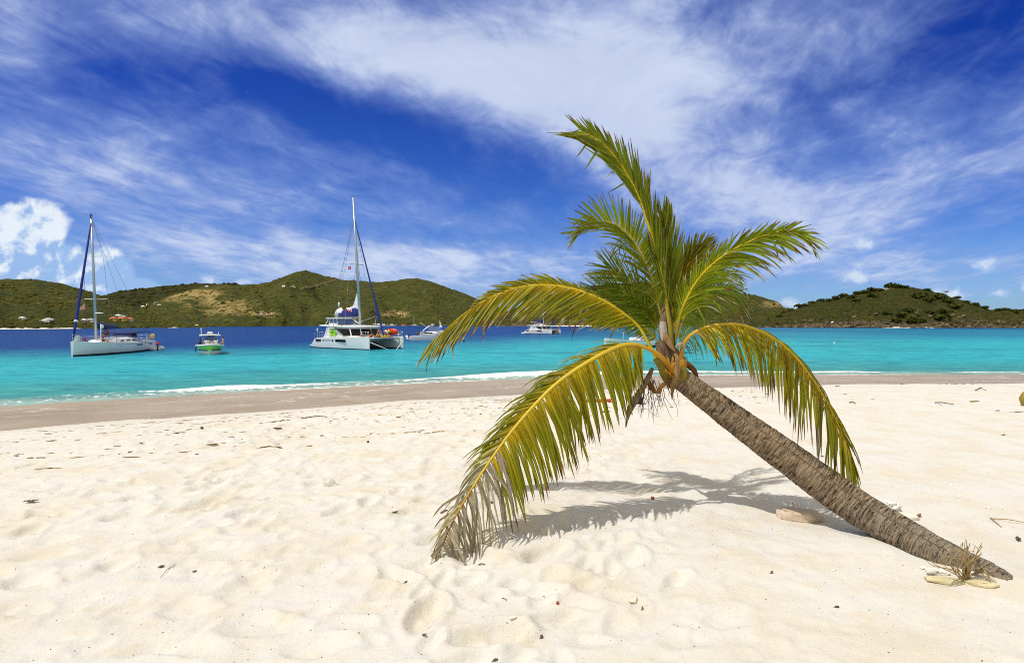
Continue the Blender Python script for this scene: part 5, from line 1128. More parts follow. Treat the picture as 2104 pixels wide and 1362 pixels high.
def person(pose, loc, rz, skin, label, shirt=None, shorts='black', hair=HAIR, group=None):
    body, h, e, s1, s2 = PEOPLE[pose]; me = body.copy(); me.materials.clear(); me.materials.append(SKIN[skin]); o = bpy.data.objects.new('person', me); COL.objects.link(o)
    o.location = loc; o.rotation_euler = (0, 0, rz); tag(o, label, 'person', group)
    h.build('hair', hair, o); e.build('eye', EYE_M, o)
    for nm, src, c in (('shirt', s1, shirt), ('shorts', s2, shorts)):
        if c:
            m_ = src.copy(); m_.materials.clear(); m_.materials.append(CLOTH[c]); q_ = bpy.data.objects.new(nm, m_); COL.objects.link(q_); q_.parent = o
    return o

# ================================================================== BOATS
GEL = mat('white_gelcoat', (0.80, 0.81, 0.82), .22, var=.03, coat=.3); DECK = mat('white_deck', (0.78, 0.77, 0.74), .6, var=.05); NAVY = mat('navy_antifouling', (0.008, 0.012, 0.03), .6); BLACKP = mat('black_antifouling', (0.008, 0.008, 0.010), .6)
LIME = mat('lime_gelcoat', (0.30, 0.62, 0.05), .25, var=.04, coat=.3); ALU = mat('grey_aluminium', (0.42, 0.46, 0.50), .35, metal=.6, var=.05); STEEL = mat('stainless_steel', (0.55, 0.57, 0.60), .25, metal=.9, var=.03); BLUEC = mat('royal_blue_canvas', (0.006, 0.018, 0.17), .8, var=.15); NAVYC = mat('navy_canvas', (0.010, 0.018, 0.085), .8, var=.2)
GLASS = mat('tinted_boat_glass', (0.008, 0.008, 0.010), .12, var=.02, spec=.15); BLUEGL = mat('blue_boat_glass', (0.10, 0.16, 0.34), .08, var=.05); SAIL = mat('white_sailcloth', (0.82, 0.82, 0.84), .7, var=.04); WIRE = mat('rigging_wire', (0.10, 0.11, 0.13), .5); ROPE = mat('white_rope', (0.75, 0.74, 0.70), .8); REDP = mat('red_plastic', (0.55, 0.02, 0.015), .4); LOGOG = mat('lime_logo', (0.33, 0.72, 0.02), .4); LOGOD = mat('dark_green_logo', (0.06, 0.20, 0.02), .5); REDL = mat('red_logo', (0.55, 0.015, 0.05), .6); GREYL = mat('grey_stripe', (0.22, 0.27, 0.33), .4); RUBBER = mat('grey_hypalon', (0.62, 0.64, 0.66), .6); TRAMP = mat('trampoline_net', (0.10, 0.11, 0.12), .9)
def hull(parent, st, mtop, mbot, y0=0.0, band=0.10, deck=True, name='hull', mdeck=None, camber=.05, mid=None):
    """st: list of (x, half beam at sheer, half beam at waterline, sheer z, keel z); x runs stern -> bow. mid: material of an upper band and its lower edge as a share of the topside"""
    xs = [s[0] for s in st]; N = 40; xx = np.linspace(xs[0], xs[-1], N); ip = lambda k: np.interp(xx, xs, [s[k] for s in st])
    for_smooth = lambda a_: np.convolve(np.pad(a_, 2, 'edge'), [.1, .2, .4, .2, .1], 'valid')
    bs, bw, zs, zk = (for_smooth(ip(k)) for k in (1, 2, 3, 4)); mb = MB(); 
    for s in (1, -1):
        rows = []
        for i in range(N):
            prof = [(0, zk[i]), (bw[i] * .62, zk[i] * .72), (bw[i] * .93, -.10), (bw[i], band)]
            top = [(bw[i] + (bs[i] - bw[i]) * (t ** .8) + .03 * math.sin(math.pi * t) * min(1, bs[i]), band + (zs[i] - band) * t) for t in (.2, .4, .6, .8, .94, 1.0)]
            rows.append([Vector((xx[i], y0 + s * y, z)) for y, z in prof + top])
        nb = 4
        mb.loft([r[:nb] for r in rows], 1, False, False, False); mb.loft([r[nb - 1:] for r in rows], 0, False, False, False)
        if s == 1: L0 = rows
        else: R0 = rows
    for e in (0, N - 1):
        ring = [p for p in L0[e][::-1]] + [p for p in R0[e]]; mb.add(ring, [tuple(range(len(ring)))], 0, False)
    o = mb.build(name, [mtop, mbot], parent)
    if deck:
        d = MB(); d.loft([[L0[i][-1] + Vector((0, 0, -.012)), Vector((xx[i], y0, zs[i] + camber)), R0[i][-1] + Vector((0, 0, -.012))] for i in range(N)], 0, False, False, False); d.build('deck', mdeck or DECK, parent)
    return o, (xx, bs, zs)
def wire(parent, a, b_, r=.012, m_=None, name='shroud'): return MB().tube([a, b_], r, 5).build(name, m_ or WIRE, parent)
def rail(parent, pts, h, r=.018, name='guard_rail', n_post=None):
    m = MB(); top = [Vector(p) + Vector((0, 0, h)) for p in pts]; m.tube(top, r, 5); m.tube([Vector(p) + Vector((0, 0, h * .5)) for p in pts], r * .7, 5)
    for p, t_ in zip(pts, top): m.tube([p, t_], r, 5)
    return m.build(name, STEEL, parent)
def heading(bow, stern): return math.atan2(bow[1] - stern[1], bow[0] - stern[0])

# ---- moored sloop at the left
bow, stern = Vector((-40.6, 52.5, SEA)), Vector((-42.7, 66.0, SEA)); L = (bow - stern).length
sl_ = thing('sailing_yacht', 'white single-hulled sailing yacht moored at the left with a furled blue jib', 'sailboat', (bow + stern) / 2, heading(bow, stern), 'boats anchored in the bay')
hull(sl_, [(-L / 2, 1.30, 1.02, 1.10, -.15), (-L * .3, 1.75, 1.5, 1.06, -.6), (0, 1.95, 1.65, 1.10, -.8), (L * .25, 1.55, 1.12, 1.20, -.7), (L * .4, .85, .46, 1.32, -.45), (L * .48, .22, .07, 1.40, -.2), (L / 2, .05, .02, 1.44, -.05)], GEL, NAVY, band=.16)
# cabin trunk with dark portlights
m = MB(); m.loft([[Vector((x, y * w, z)) for y, z in ((-1, 1.08), (-.93, 1.42 + dz), (-.6, 1.52 + dz), (.6, 1.52 + dz), (.93, 1.42 + dz), (1, 1.08))] for x, w, dz in ((-2.9, 1.15, .10), (-1.5, 1.22, .12), (.8, 1.15, .06), (2.6, .90, -.06), (3.6, .55, -.25))], 0, True); m.build('cabin', GEL, sl_)
for s in (1, -1):
    for x, w in ((-1.9, 1.235), (-.8, 1.20), (.3, 1.165)): MB().box((x, s * w * .985, 1.30), (.62, .05, .13), bev=.02).build('portlight', GLASS, sl_)
    for x, w in ((-2.1, 1.91), (-1.3, 1.96), (2.5, 1.50), (-4.7, 1.66)): MB().box((x, s * w, .80), (.44, .06, .11), bev=.02).build('portlight', GLASS, sl_)
    MB().tube([(-5.6, s * 1.62, .93), (-2, s * 1.93, .90), (1.5, s * 1.86, .94), (4.2, s * 1.17, 1.02)], .016, 5).build('stripe', GREYL, sl_)
mx = 2.9; MT = Vector((mx - .08, -.5, 13.67)); MBs = Vector((mx, 0, 1.5)); at_m = lambda z: MBs + (MT - MBs) * ((z - 1.5) / (13.67 - 1.5))
MB().tube([MBs, at_m(7), MT], [.13, .12, .095], 10).build('mast', ALU, sl_)
MB().tube([at_m(13.45) + Vector((-.12, 0, 0)), MT + Vector((-.12, 0, .22)), MT + Vector((.18, 0, .22)), at_m(13.5) + Vector((.10, 0, 0))], .045, 6).build('masthead', BLACKP, sl_)
for z, w in ((9.7, .80), (5.45, 1.08)): MB().tube([at_m(z) + Vector((-.25, -w, .08)), at_m(z), at_m(z) + Vector((-.25, w, .08))], .035, 6).build('spreader', GEL, sl_)
MB().box(at_m(4.1) + Vector((-.05, .35, 0)), (.35, .6, .09), bev=.03).build('radar', GEL, sl_)
stem = Vector((L / 2 - .15, 0, 1.55)); top_ = at_m(13.2); d_ = (top_ - stem)
MB().tube([stem + d_ * t for t in (0.02, .1, .25, .5, .8, .93, .985)], [.06, .12, .14, .11, .085, .065, .04], 8).build('furled_jib', BLUEC, sl_)
MB().box(stem + d_ * .15, (.34, .30, .30), bev=.10).build('sail_clew', GEL, sl_)
for s in (1, -1):
    wire(sl_, at_m(13.5), at_m(9.7) + Vector((-.25, s * .80, .08))); wire(sl_, at_m(9.7) + Vector((-.25, s * .80, .08)), at_m(5.45) + Vector((-.25, s * 1.08, .08))); wire(sl_, at_m(5.45) + Vector((-.25, s * 1.08, .08)), (mx - .4, s * 1.75, 1.15)); wire(sl_, at_m(13.55), (-L / 2 + .2, s * .9, 1.2)); wire(sl_, at_m(5.4), (mx - 1.0, s * 1.8, 1.12))
bm0, bm1 = Vector((mx - .15, 0, 2.55)), Vector((mx - 4.1, .05, 2.62)); MB().tube([bm0, bm1], .075, 8).build('boom', ALU, sl_)
m = MB(); rr = []
for t, h, w in ((0, .62, .16), (.12, .66, .22), (.4, .50, .20), (.75, .34, .15), (1.0, .16, .07)):
    c = bm0 + (bm1 - bm0) * t; rr.append([c + Vector((0, -w, -.09)), c + Vector((0, -w * .9, h * .4)), c + Vector((0, 0, h)), c + Vector((0, w * .9, h * .4)), c + Vector((0, w, -.09))])
m.loft(rr); m.build('sail_cover', NAVYC, sl_); MB().ball(bm0 + Vector((-.45, .24, .22)), (.30, .05, .20), 0, 10, 6).build('sail_badge', SAIL, sl_)
m = MB(); rr = [[Vector((x, y, 2.12 + .10 * (1 - (y / 1.35) ** 2) + dz)) for y in np.linspace(-1.35, 1.35, 7)] + [Vector((x, y, 2.07 + .10 * (1 - (y / 1.35) ** 2) + dz)) for y in np.linspace(1.35, -1.35, 7)] for x, dz in ((-5.9, -.04), (-4.6, .05), (-3.2, .06), (-2.0, -.08))]; m.loft(rr); m.build('bimini', NAVYC, sl_)
m = MB(); rr = [[Vector((x, y * w, z)) for y, z in ((-1, 1.5), (-.9, zt), (.9, zt), (1, 1.5))] for x, w, zt in ((-2.9, 1.1, 1.98), (-2.1, 1.05, 1.95), (-1.5, .95, 1.56))]; m.loft(rr); m.build('sprayhood', NAVYC, sl_)
for s in (1, -1):
    for x in (-5.6, -4.2, -2.5): MB().tube([(x, s * 1.30, 1.1), (x + .1, s * 1.30, 2.12)], .016, 5).build('bimini_pole', STEEL, sl_)
    rail(sl_, [(x, s * y, z) for x, y, z in ((-6.3, 1.34, 1.06), (-4.2, 1.64, 1.06), (-2, 1.86, 1.06), (.2, 1.88, 1.10), (2.4, 1.58, 1.18), (4.4, 1.02, 1.28), (6.0, .40, 1.38))], .58)
rail(sl_, [(6.0, -.40, 1.38), (6.8, 0, 1.44), (6.0, .40, 1.38)], .62, name='pulpit'); rail(sl_, [(-6.3, -1.34, 1.06), (-6.75, -.6, 1.08), (-6.75, .6, 1.08), (-6.3, 1.34, 1.06)], .62, name='pushpit')
MB().ball((-6.55, 1.05, 1.6), (.07, .26, .30), 0, 12, 8).build('lifebuoy', CLOTH['yellow'], sl_); MB().tube([(-3.4, 0, 1.2), (-3.4, 0, 1.9)], .04, 6).build('helm_post', STEEL, sl_); m = MB(); m.tube([(-3.42, math.cos(a) * .45, 1.72 + math.sin(a) * .45) for a in np.linspace(0, 2 * math.pi, 21)], .02, 5, caps=False); m.build('wheel', STEEL, sl_)
MB().box((-5.2, 1.0, 1.62), (.5, .12, .75), bev=.05, taper=.3).build('towel', SAIL, sl_); MB().box((6.2, .12, 1.68), (.55, .28, .6), bev=.1).build('sail_bag', GEL, sl_); MB().ball((5.7, .5, 1.55), (.14, .10, .20), 0, 8, 6).build('fender', REDP, sl_); MB().tube([(4.05, 1.0, 1.3), (4.05, 1.0, 3.0)], .045, 6).build('flag_staff', GEL, sl_)
m = MB(); a = at_m(5.4) + Vector((-.25, -1.0, -.3)); m.add([a, a + Vector((0, 0, -.62)), a + Vector((.10, -.75, -.75)), a + Vector((.08, -.55, -.60))], [(0, 1, 2, 3)], 0, False); m.add([p + Vector((.012, 0, 0)) for p in (a, a + Vector((0, 0, -.62)), a + Vector((.10, -.75, -.75)), a + Vector((.08, -.55, -.60)))], [(3, 2, 1, 0)], 0, False); m.build('pennant', mat('red_white_pennant', (0.62, 0.30, 0.24), .8), sl_)
Ms = lambda o: Matrix.Translation(o.location) @ Matrix.Rotation(o.rotation_euler.z, 4, 'Z')
person('crouch', Ms(sl_) @ Vector((1.3, .25, 1.55)), sl_.rotation_euler.z, 'dark', 'person crouching on the cabin roof of the moored sloop by its mast', None, 'black')
person('sit', Ms(sl_) @ Vector((3.3, .75, 1.30)), sl_.rotation_euler.z + 1.8, 'tan', 'person in red sitting on the foredeck of the moored sloop', 'red', 'black')
# its tender
dn = thing('dinghy', 'grey inflatable dinghy with a red outboard tied behind the moored sloop', 'dinghy', sea(306, 719.5), 2.75); m = MB()
m.tube([(-1.5, .62, .26), (.4, .66, .28), (1.2, .42, .36), (1.55, 0, .42), (1.2, -.42, .36), (.4, -.66, .28), (-1.5, -.62, .26)], [.19, .23, .23, .22, .23, .23, .19], 12); m.build('tube', RUBBER, dn); MB().box((-.1, 0, .10), (2.6, 1.0, .14), bev=.04).build('floor', DECK, dn); MB().box((-1.3, 0, .30), (.08, 1.1, .4)).build('transom', GEL, dn)
MB().box((-1.52, 0, .78), (.36, .26, .34), bev=.09).build('outboard', REDP, dn); MB().box((-1.48, 0, .2), (.14, .10, .9), bev=.03).build('outboard_leg', BLACKP, dn)

# ---- lime-green centre-console motorboat with passengers
c0 = sea(431.5, 729.5); hd = math.atan2(-c0.y, -c0.x); mb_ = thing('motorboat', 'lime-green open motorboat with a white hardtop carrying five people', 'motorboat', c0 + Vector((-math.cos(hd), -math.sin(hd), 0)) * 3.3, hd, 'boats anchored in the bay')
hull(mb_, [(-3.4, 1.15, 1.02, .72, -.35), (-1.5, 1.24, 1.08, .74, -.40), (.6, 1.25, .98, .80, -.42), (1.9, 1.12, .62, .86, -.40), (2.7, .78, .26, .91, -.32), (3.15, .42, .07, .95, -.18), (3.35, .10, .02, .97, -.05)], LIME, GEL, band=.40, deck=False)
m = MB()   # gunwale cap and cockpit sole
pts = [(-3.4, 1.15, .72), (-1.5, 1.24, .74), (.6, 1.25, .80), (1.9, 1.12, .86), (2.7, .78, .91), (3.15, .42, .95), (3.40, .0, .98)]; ring = [Vector((x, y, z)) for x, y, z in pts] + [Vector((x, -y, z)) for x, y, z in pts[-2::-1]]
m.tube([p + Vector((0, 0, .03)) for p in ring], .085, 8); m.build('gunwale', GEL, mb_)
MB().prism([(-3.35, -.98), (-3.35, .98), (.6, .94), (1.9, .58), (2.6, .24), (2.6, -.24), (1.9, -.58), (.6, -.94)], 'z', .30, .36).build('deck', DECK, mb_)
MB().prism([(1.5, 1.0), (2.1, .85), (2.7, .5), (3.0, .2), (3.0, -.2), (2.7, -.5), (2.1, -.85), (1.5, -1.0)], 'z', .70, .78).build('bow_seat', DECK, mb_)
for s in (1, -1): MB().tube([(-3.2, s * 1.04, .40), (.8, s * 1.0, .40), (2.2, s * .56, .41), (2.9, s * .22, .42)], .035, 6).build('chine_stripe', BLACKP, mb_)
MB().box((-.3, 0, .85), (.8, .8, 1.0), bev=.08, taper=.85).build('console', GEL, mb_); MB().box((.12, 0, 1.52), (.05, .75, .42), Matrix.Rotation(-.3, 3, 'Y')).build('windscreen', BLUEGL, mb_)
m = MB(); m.loft([[Vector((x, y, 1.94 + .05 * (1 - (y / .95) ** 2) - abs(x + .3) * .03 + o_)) for o_, ys in ((0, np.linspace(-.95, .95, 7)), (-.10, np.linspace(.95, -.95, 7))) for y in ys] for x in (-1.5, -.9, -.3, .4, .9)]); m.build('hardtop', GEL, mb_)
for x in (-1.0, .35):
    for s in (1, -1): MB().tube([(x - .1, s * .52, .36), (x, s * .62, 1.2), (x, s * .66, 1.92)], .035, 6).build('hardtop_post', ALU, mb_)
MB().box((-.3, 0, 2.10), (.5, .52, .22), bev=.07).build('radar', GEL, mb_); MB().tube([(-1.1, -.80, 1.95), (-1.1, -.82, 2.62)], .035, 6).build('antenna', GEL, mb_); MB().tube([(-1.1, .78, 1.95), (-1.1, .80, 2.15)], .03, 6).build('rod_holder', GEL, mb_)
MB().box((3.36, 0, .83), (.26, .12, .12), bev=.03).build('anchor_roller', STEEL, mb_); MB().box((-3.6, 0, .75), (.45, .40, .9), bev=.1).build('outboard', BLACKP, mb_); MB().tube([(1.9, -1.2, .82), (2.0, -1.26, .35)], .06, 6).build('fender', BLACKP, mb_)
Mb = Ms(mb_); H_ = mb_.rotation_euler.z
person('sit', Mb @ Vector((1.7, -.88, .78)), H_ + 1.9, 'dark', 'person in a black shirt sitting at the left of the lime-green boat bow', 'black', 'black')
person('sit', Mb @ Vector((2.35, -.28, .80)), H_ + math.pi, 'tan', 'person in a pale grey top sitting back-on in the lime-green boat bow', 'grey', 'blue')
person('stand', Mb @ Vector((-.95, .1, .36)), H_, 'dark', 'person in dark clothes standing at the console under the white hardtop', 'black', 'black')
person('sit', Mb @ Vector((2.05, .52, .80)), H_ - 2.4, 'tan', 'person in a white T-shirt sitting in the bow of the lime-green boat', 'white', 'blue')
person('sit', Mb @ Vector((1.1, 1.18, .88)), H_ - 1.75, 'light', 'bare-chested person perched highest on the side of the lime-green boat', None, 'black')

# ---- catamarans
def catamaran(label, mid, rz, sc=1.0, big=True, mastz=18.7, rake=(-.68, -.6)):
    c = thing('catamaran', label, 'catamaran', mid, rz, 'boats anchored in the bay', sc)
    for s in (1, -1):
        hull(c, [(-6.15, .42, .40, .30, -.12), (-5.6, .60, .52, .55, -.3), (-5.0, .64, .58, 1.22, -.4), (-3.5, .72, .62, 1.34, -.5), (0, .74, .62, 1.40, -.55), (3, .60, .40, 1.44, -.5), (5, .34, .18, 1.46, -.4), (5.9, .10, .06, 1.47, -.25), (6.0, .05, .03, 1.47, -.1)], GEL, NAVY, y0=s * 2.4, band=.12)
        for q_ in (1, -1):
            y = s * 2.4 + q_ * .745
            if q_ == s or True:
                MB().box((-3.9, y - q_ * .02, .98), (1.25, .05, .26), bev=.02).build('hull_window', GLASS, c); MB().box((1.05, y - q_ * .045, 1.0), (2.1, .09, .30), bev=.02).build('hull_window', GLASS, c)
                MB().ball((-2.75, y, 1.0), (.13, .03, .11), 0, 10, 6).build('porthole', GLASS, c); MB().ball((-.55, y + q_ * .015, 1.0), (.15, .03, .12), 0, 10, 6).build('porthole', GLASS, c)
                MB().box((-1.65, y + q_ * .01, 1.04), (1.6, .03, .05)).build('stripe', GREYL, c)
        MB().box((-6.1, s * 2.4, .30), (.75, 1.0, .10), bev=.03).build('swim_step', GEL, c)
        rail(c, [(-5.2, s * 2.95, 1.2), (-3.8, s * 3.05, 1.34), (-2.9, s * 3.06, 1.36)], .62, .022, 'stern_rail')
        rail(c, [(4.6, s * 2.68, 1.46), (5.4, s * 2.55, 1.47), (5.85, s * 2.42, 1.48), (5.4, s * 2.25, 1.47)], .62, .022, 'bow_rail')
    m = MB(); m.prism([(-5.1, .62), (-5.1, 1.28), (2.7, 1.38), (2.9, .95), (2.2, .68)], 'y', -1.75, 1.75); m.build('bridge_deck', GEL, c)
    MB().tube([(5.45, -2.3, 1.28), (5.45, 0, 1.34), (5.45, 2.3, 1.28)], .10, 10).build('cross_beam', ALU, c); MB().box((4.1, 0, 1.33), (2.6, 3.9, .03)).build('trampoline', TRAMP, c); MB().box((3.6, 0, 1.30), (3.6, .45, .10)).build('catwalk', GEL, c)
    # saloon: curved, wrap-round dark windows between white pillars and a long eaves
    out = [(-2.6, -2.45), (.8, -2.42), (2.1, -2.15), (3.0, -1.3), (3.3, 0), (3.0, 1.3), (2.1, 2.15), (.8, 2.42), (-2.6, 2.45)]
    m = MB(); m.loft([[Vector((x - sl2, y * k, z)) for x, y in out] for z, k, sl2 in ((1.34, 1.0, 0), (1.62, .985, .10), (2.48, .93, .62), (2.66, .90, .75))]); m.build('saloon', GEL, c)
    for seg, (i0, i1, u0, u1) in enumerate(((1, 2, -.75, .85), (2, 3, .0, .94), (3, 4, .03, .97), (4, 5, .03, .97), (5, 6, .06, 1.0), (6, 7, .15, 1.75))):
        a0, a1 = Vector(out[i0] + (0,)), Vector(out[i1] + (0,)); w0 = a0 + (a1 - a0) * u0; w1 = a0 + (a1 - a0) * u1; n_ = Vector(((a1 - a0).y, -(a1 - a0).x, 0)).normalized() * .035
        f = lambda p, z, k, s2: Vector((p.x - s2, p.y * k, z)) + n_
        lo0, lo1, hi1, hi0 = f(w0, 1.64, .985, .10), f(w1, 1.64, .985, .10), f(w1, 2.42, .935, .58), f(w0, 2.42, .935, .58)
        if seg == 0: lo0 = lo0 + Vector((1.3, 0, 0)); hi0 = hi0 + Vector((-.2, 0, 0))
        if seg == 5: lo1 = lo1 + Vector((1.3, 0, 0))
        MB().add([lo0, lo1, hi1, hi0] + [p - n_ * 1.4 for p in (lo0, lo1, hi1, hi0)], [(0, 1, 2, 3), (7, 6, 5, 4), (0, 4, 5, 1), (1, 5, 6, 2), (2, 6, 7, 3), (3, 7, 4, 0)], 0, False).build('saloon_window', GLASS, c)
    rf = [(-5.1, -2.35), (-4.6, -2.5), (.6, -2.45), (2.2, -1.9), (2.85, -.9), (2.95, 0), (2.85, .9), (2.2, 1.9), (.6, 2.45), (-4.6, 2.5), (-5.1, 2.35)]
    m = MB(); m.loft([[Vector((x, y, z + (.12 if x < -4 else 0))) for x, y in rf] for z in (2.60, 2.70)] + [[Vector((x * .96, y * .93, 2.80 + (.12 if x < -4 else 0))) for x, y in rf]]); m.build('roof', GEL, c)
    for s in (1, -1):
        m = MB(); m.prism([(-3.7, 1.3), (-2.6, 1.3), (-1.2, 2.6), (-2.95, 2.6)], 'y', s * 2.44 - .06, s * 2.44 + .06); m.build('roof_bracket', GEL, c); MB().tube([(-2.4, s * 2.55, 2.45), (-1.2, s * 2.56, 2.38), (-.2, s * 2.56, 2.1), (.9, s * 2.53, 1.62)], .035, 5).build('trim_line', GREYL, c)
    if big:   # raised helm with its own hardtop
        MB().box((-2.5, -.9, 2.95), (1.9, 2.2, .36), bev=.08).build('helm_deck', GEL, c)
        m = MB(); m.loft([[Vector((x, y, z)) for x, y in ((-3.3 + dx_, -1.95), (-1.3 + dx2, -1.95), (-1.0 + dx2, -1.2), (-1.0 + dx2, .3), (-3.3 + dx_, .3))] for z, dx_, dx2 in ((2.95, 0, 0), (3.62, .15, -.28))], cap0=False, cap1=False, smooth=False); m.build('helm_screen', BLUEGL, c)
        for x, y in ((-3.25, -1.97), (-1.3, -1.97), (-1.0, .32), (-3.25, .32), (-2.35, -1.98)): MB().tube([(x, y, 2.85), (x + (.1 if x < -2 else -.28), y, 3.66)], .05, 6).build('helm_post', GEL, c)
        MB().box((-2.35, -.82, 3.70), (2.9, 2.75, .11), bev=.05).build('helm_roof', GEL, c)
        MB().tube([(-4.6, -1.8, 2.8), (-3.7, -1.8, 3.62)], .04, 6).build('helm_strut', GEL, c)
    else:
        m = MB(); m.loft([[Vector((x * k, y * k, z)) for x, y in ((-2.6, -1.7), (.4, -1.6), (1.0, 0), (.4, 1.6), (-2.6, 1.7))] for z, k in ((2.78, 1.0), (3.30, .9))]); m.build('flybridge', GEL, c)
        for s in (1, -1): MB().box((-1.0, s * 1.60, 3.05), (2.2, .12, .20)).build('flybridge_window', BLUEGL, c)
        m = MB(); m.box((-2.9, 0, 3.95), (2.4, 2.6, .08), bev=.03); m.build('bimini', SAIL, c)
        for s in (1, -1): MB().tube([(-3.6, s * 1.2, 2.8), (-3.2, s * 1.2, 3.93)], .03, 5).build('bimini_pole', STEEL, c)
    mx_ = .6; b0 = Vector((mx_, 0, 2.78)); tp_ = Vector((mx_ + rake[0], rake[1], mastz)); am = lambda z: b0 + (tp_ - b0) * ((z - 2.78) / (mastz - 2.78))
    MB().tube([b0, am(9), tp_], [.17, .15, .10], 10).build('mast', ALU, c); MB().tube([am(mastz - .1) + Vector((-.35, 0, .1)), am(mastz) + Vector((0, 0, .1)), am(mastz - .1) + Vector((.35, 0, .25))], .03, 5).build('masthead', BLACKP, c)
    zsp = mastz * .555; MB().tube([am(zsp) + Vector((-.5, -1.25, .10)), am(zsp), am(zsp) + Vector((-.5, 1.25, .10))], .045, 6).build('spreader', ALU, c)
    for s in (1, -1):
        wire(c, am(mastz * .88), am(zsp) + Vector((-.5, s * 1.25, .10)), .018); wire(c, am(zsp) + Vector((-.5, s * 1.25, .10)), (-1.1, s * 3.0, 1.4), .018); wire(c, am(mastz * .86), (-2.6, s * 2.9, 1.4), .018); wire(c, am(zsp - .3), (.3, s * 2.9, 1.4), .016)
    wire(c, am(mastz * .60), am(mastz * .60) + Vector((-.9, 0, -6.2)), .014); wire(c, am(mastz * .9), (-4.9, -.5, 3.6), .012)
    fs0, fs1 = Vector((5.45, 0, 1.5)), am(mastz * .865); dv = fs1 - fs0
    m = MB(); m.tube([fs0 + dv * t for t in (.0, .05, .12, .19, .24, .30, .5, .8, 1.0)], [.04, .07, .11, .18, .16, .11, .09, .07, .05], 8); m.build('furled_jib', BLUEC, c)
    m = MB(); k0 = fs0 + dv * .27; k1 = fs0 + dv * .16; m.prism([(k0.x, k0.z), (k1.x, k1.z), (k1.x - .55, k1.z + .10)], 'y', -.03 + k0.y, .03 + k0.y); m.build('jib_clew', BLUEC, c)
    for s in (1, -1): wire(c, k1 + Vector((-.5, 0, .10)), (.9, s * 1.9, 2.75), .02, ROPE, 'sheet')
    bo0, bo1 = Vector((mx_ - .25, 0, 3.95)), Vector((mx_ - 5.4, 0, 4.05)); MB().tube([bo0, bo1], .13, 8).build('boom', ALU, c); wire(c, bo0 + (bo1 - bo0) * .45, b0 + Vector((0, 0, .15)), .07, GEL, 'boom_strut')
    m = MB(); rr = []
    for t, h, w in ((0, 1.15, .20), (.12, 1.22, .30), (.35, 1.05, .30), (.65, .80, .26), (.84, .62, .2)):
        q_ = bo0 + (bo1 - bo0) * t; rr.append([q_ + Vector((0, y * w, z * h)) for y, z in ((-.8, -.05), (-1, .25), (-.75, .7), (0, 1), (.75, .7), (1, .25), (.8, -.05))])
    m.loft(rr); cov = m.build('sail_cover', BLUEC if big else NAVYC, c)
    if big:
        m = MB(); q_ = [am(6.95) + Vector((-.18, 0, 0)), am(4.85) + Vector((-.18, 0, 0)), Vector((mx_ - 2.5, .02, 5.0)), Vector((mx_ - 1.5, .02, 5.35))]
        m.add([p + Vector((0, .05, 0)) for p in q_] + [p - Vector((0, .05, 0)) for p in q_], [(0, 1, 2, 3), (7, 6, 5, 4), (0, 4, 5, 1), (1, 5, 6, 2), (2, 6, 7, 3), (3, 7, 4, 0)], 0, False); m.build('mainsail_head', SAIL, c)
        m = MB(); rr = []
        for t, h, w in ((.72, .90, .22), (.80, 1.15, .26), (.90, .95, .24), (1.0, .85, .20), (1.06, .5, .10)):
            q2 = bo0 + (bo1 - bo0) * t; rr.append([q2 + Vector((0, y * w, z * h)) for y, z in ((-.9, -.25 if t > .9 else .35), (-1, .5), (0, 1), (1, .5), (.9, -.25 if t > .9 else .35))])
        m.loft(rr); m.build('mainsail_leech', SAIL, c)
        for s in (-1,):   # white and red wave mark on the cover
            for k, (dx_, col) in enumerate(((0, SAIL), (.34, SAIL), (.68, SAIL))):
                m = MB(); p0 = Vector((mx_ - 2.35 + dx_, s * .315, 4.95)); m.tube([p0 + Vector((-.5, .10, .02)), p0 + Vector((-.1, .04, .04)), p0 + Vector((.15, .0, -.16)), p0 + Vector((.34, -.01, -.44))], [.03, .09, .08, .03], 6); m.build('cover_mark', col, c)
            m = MB(); p0 = Vector((mx_ - 2.75, s * .335, 4.62)); m.tube([p0, p0 + Vector((.35, 0, .12)), p0 + Vector((.9, 0, .06)), p0 + Vector((1.45, 0, -.14))], [.03, .07, .07, .03], 6); m.build('cover_mark', REDL, c)
            # round lime splash badge with dark script lines on the saloon side
            m = MB(); y_ = s * 2.515; cen = (-1.55, 1.98); poly = []
            for k in range(28):
                a = 2 * math.pi * k / 28; rj = 1 + .10 * math.sin(5 * a) + .06 * math.sin(9 * a + 1); poly.append((cen[0] + math.cos(a) * .72 * rj, cen[1] + math.sin(a) * .50 * rj))
            m.prism(poly, 'y', y_ - .03, y_); m.build('badge', LOGOG, c)
            for k, (z, w) in enumerate(((.24, .30), (.06, .52), (-.10, .48), (-.26, .25))): MB().tube([(cen[0] - w, y_ - .035, cen[1] + z), (cen[0] - w * .2, y_ - .035, cen[1] + z + .03), (cen[0] + w, y_ - .035, cen[1] + z - .01)], .024, 5).build('badge_line', LOGOD, c)
        fl_ = MB(); a = am(zsp) + Vector((-.45, -.75, -.45)); fl_.box(a, (.50, .04, .42)); fl_.build('flag', REDP, c); wire(c, am(zsp) + Vector((-.4, -.75, 0)), (-.4, -1.6, 2.8), .008, ROPE, 'flag_halyard')
        MB().tube([(-4.9, .4, 2.8), (-4.9, .4, 5.4)], .02, 5).build('antenna', STEEL, c); MB().ball((-4.9, .4, 5.6), (.16, .16, .26), 0, 10, 8).build('antenna_dome', GEL, c)
        MB().ball((-4.5, -2.9, 2.25), (.10, .10, .24), 0, 8, 6).build('stern_light', GEL, c); MB().tube([(-4.5, -2.9, 1.3), (-4.5, -2.9, 2.1)], .025, 5).build('light_post', STEEL, c)
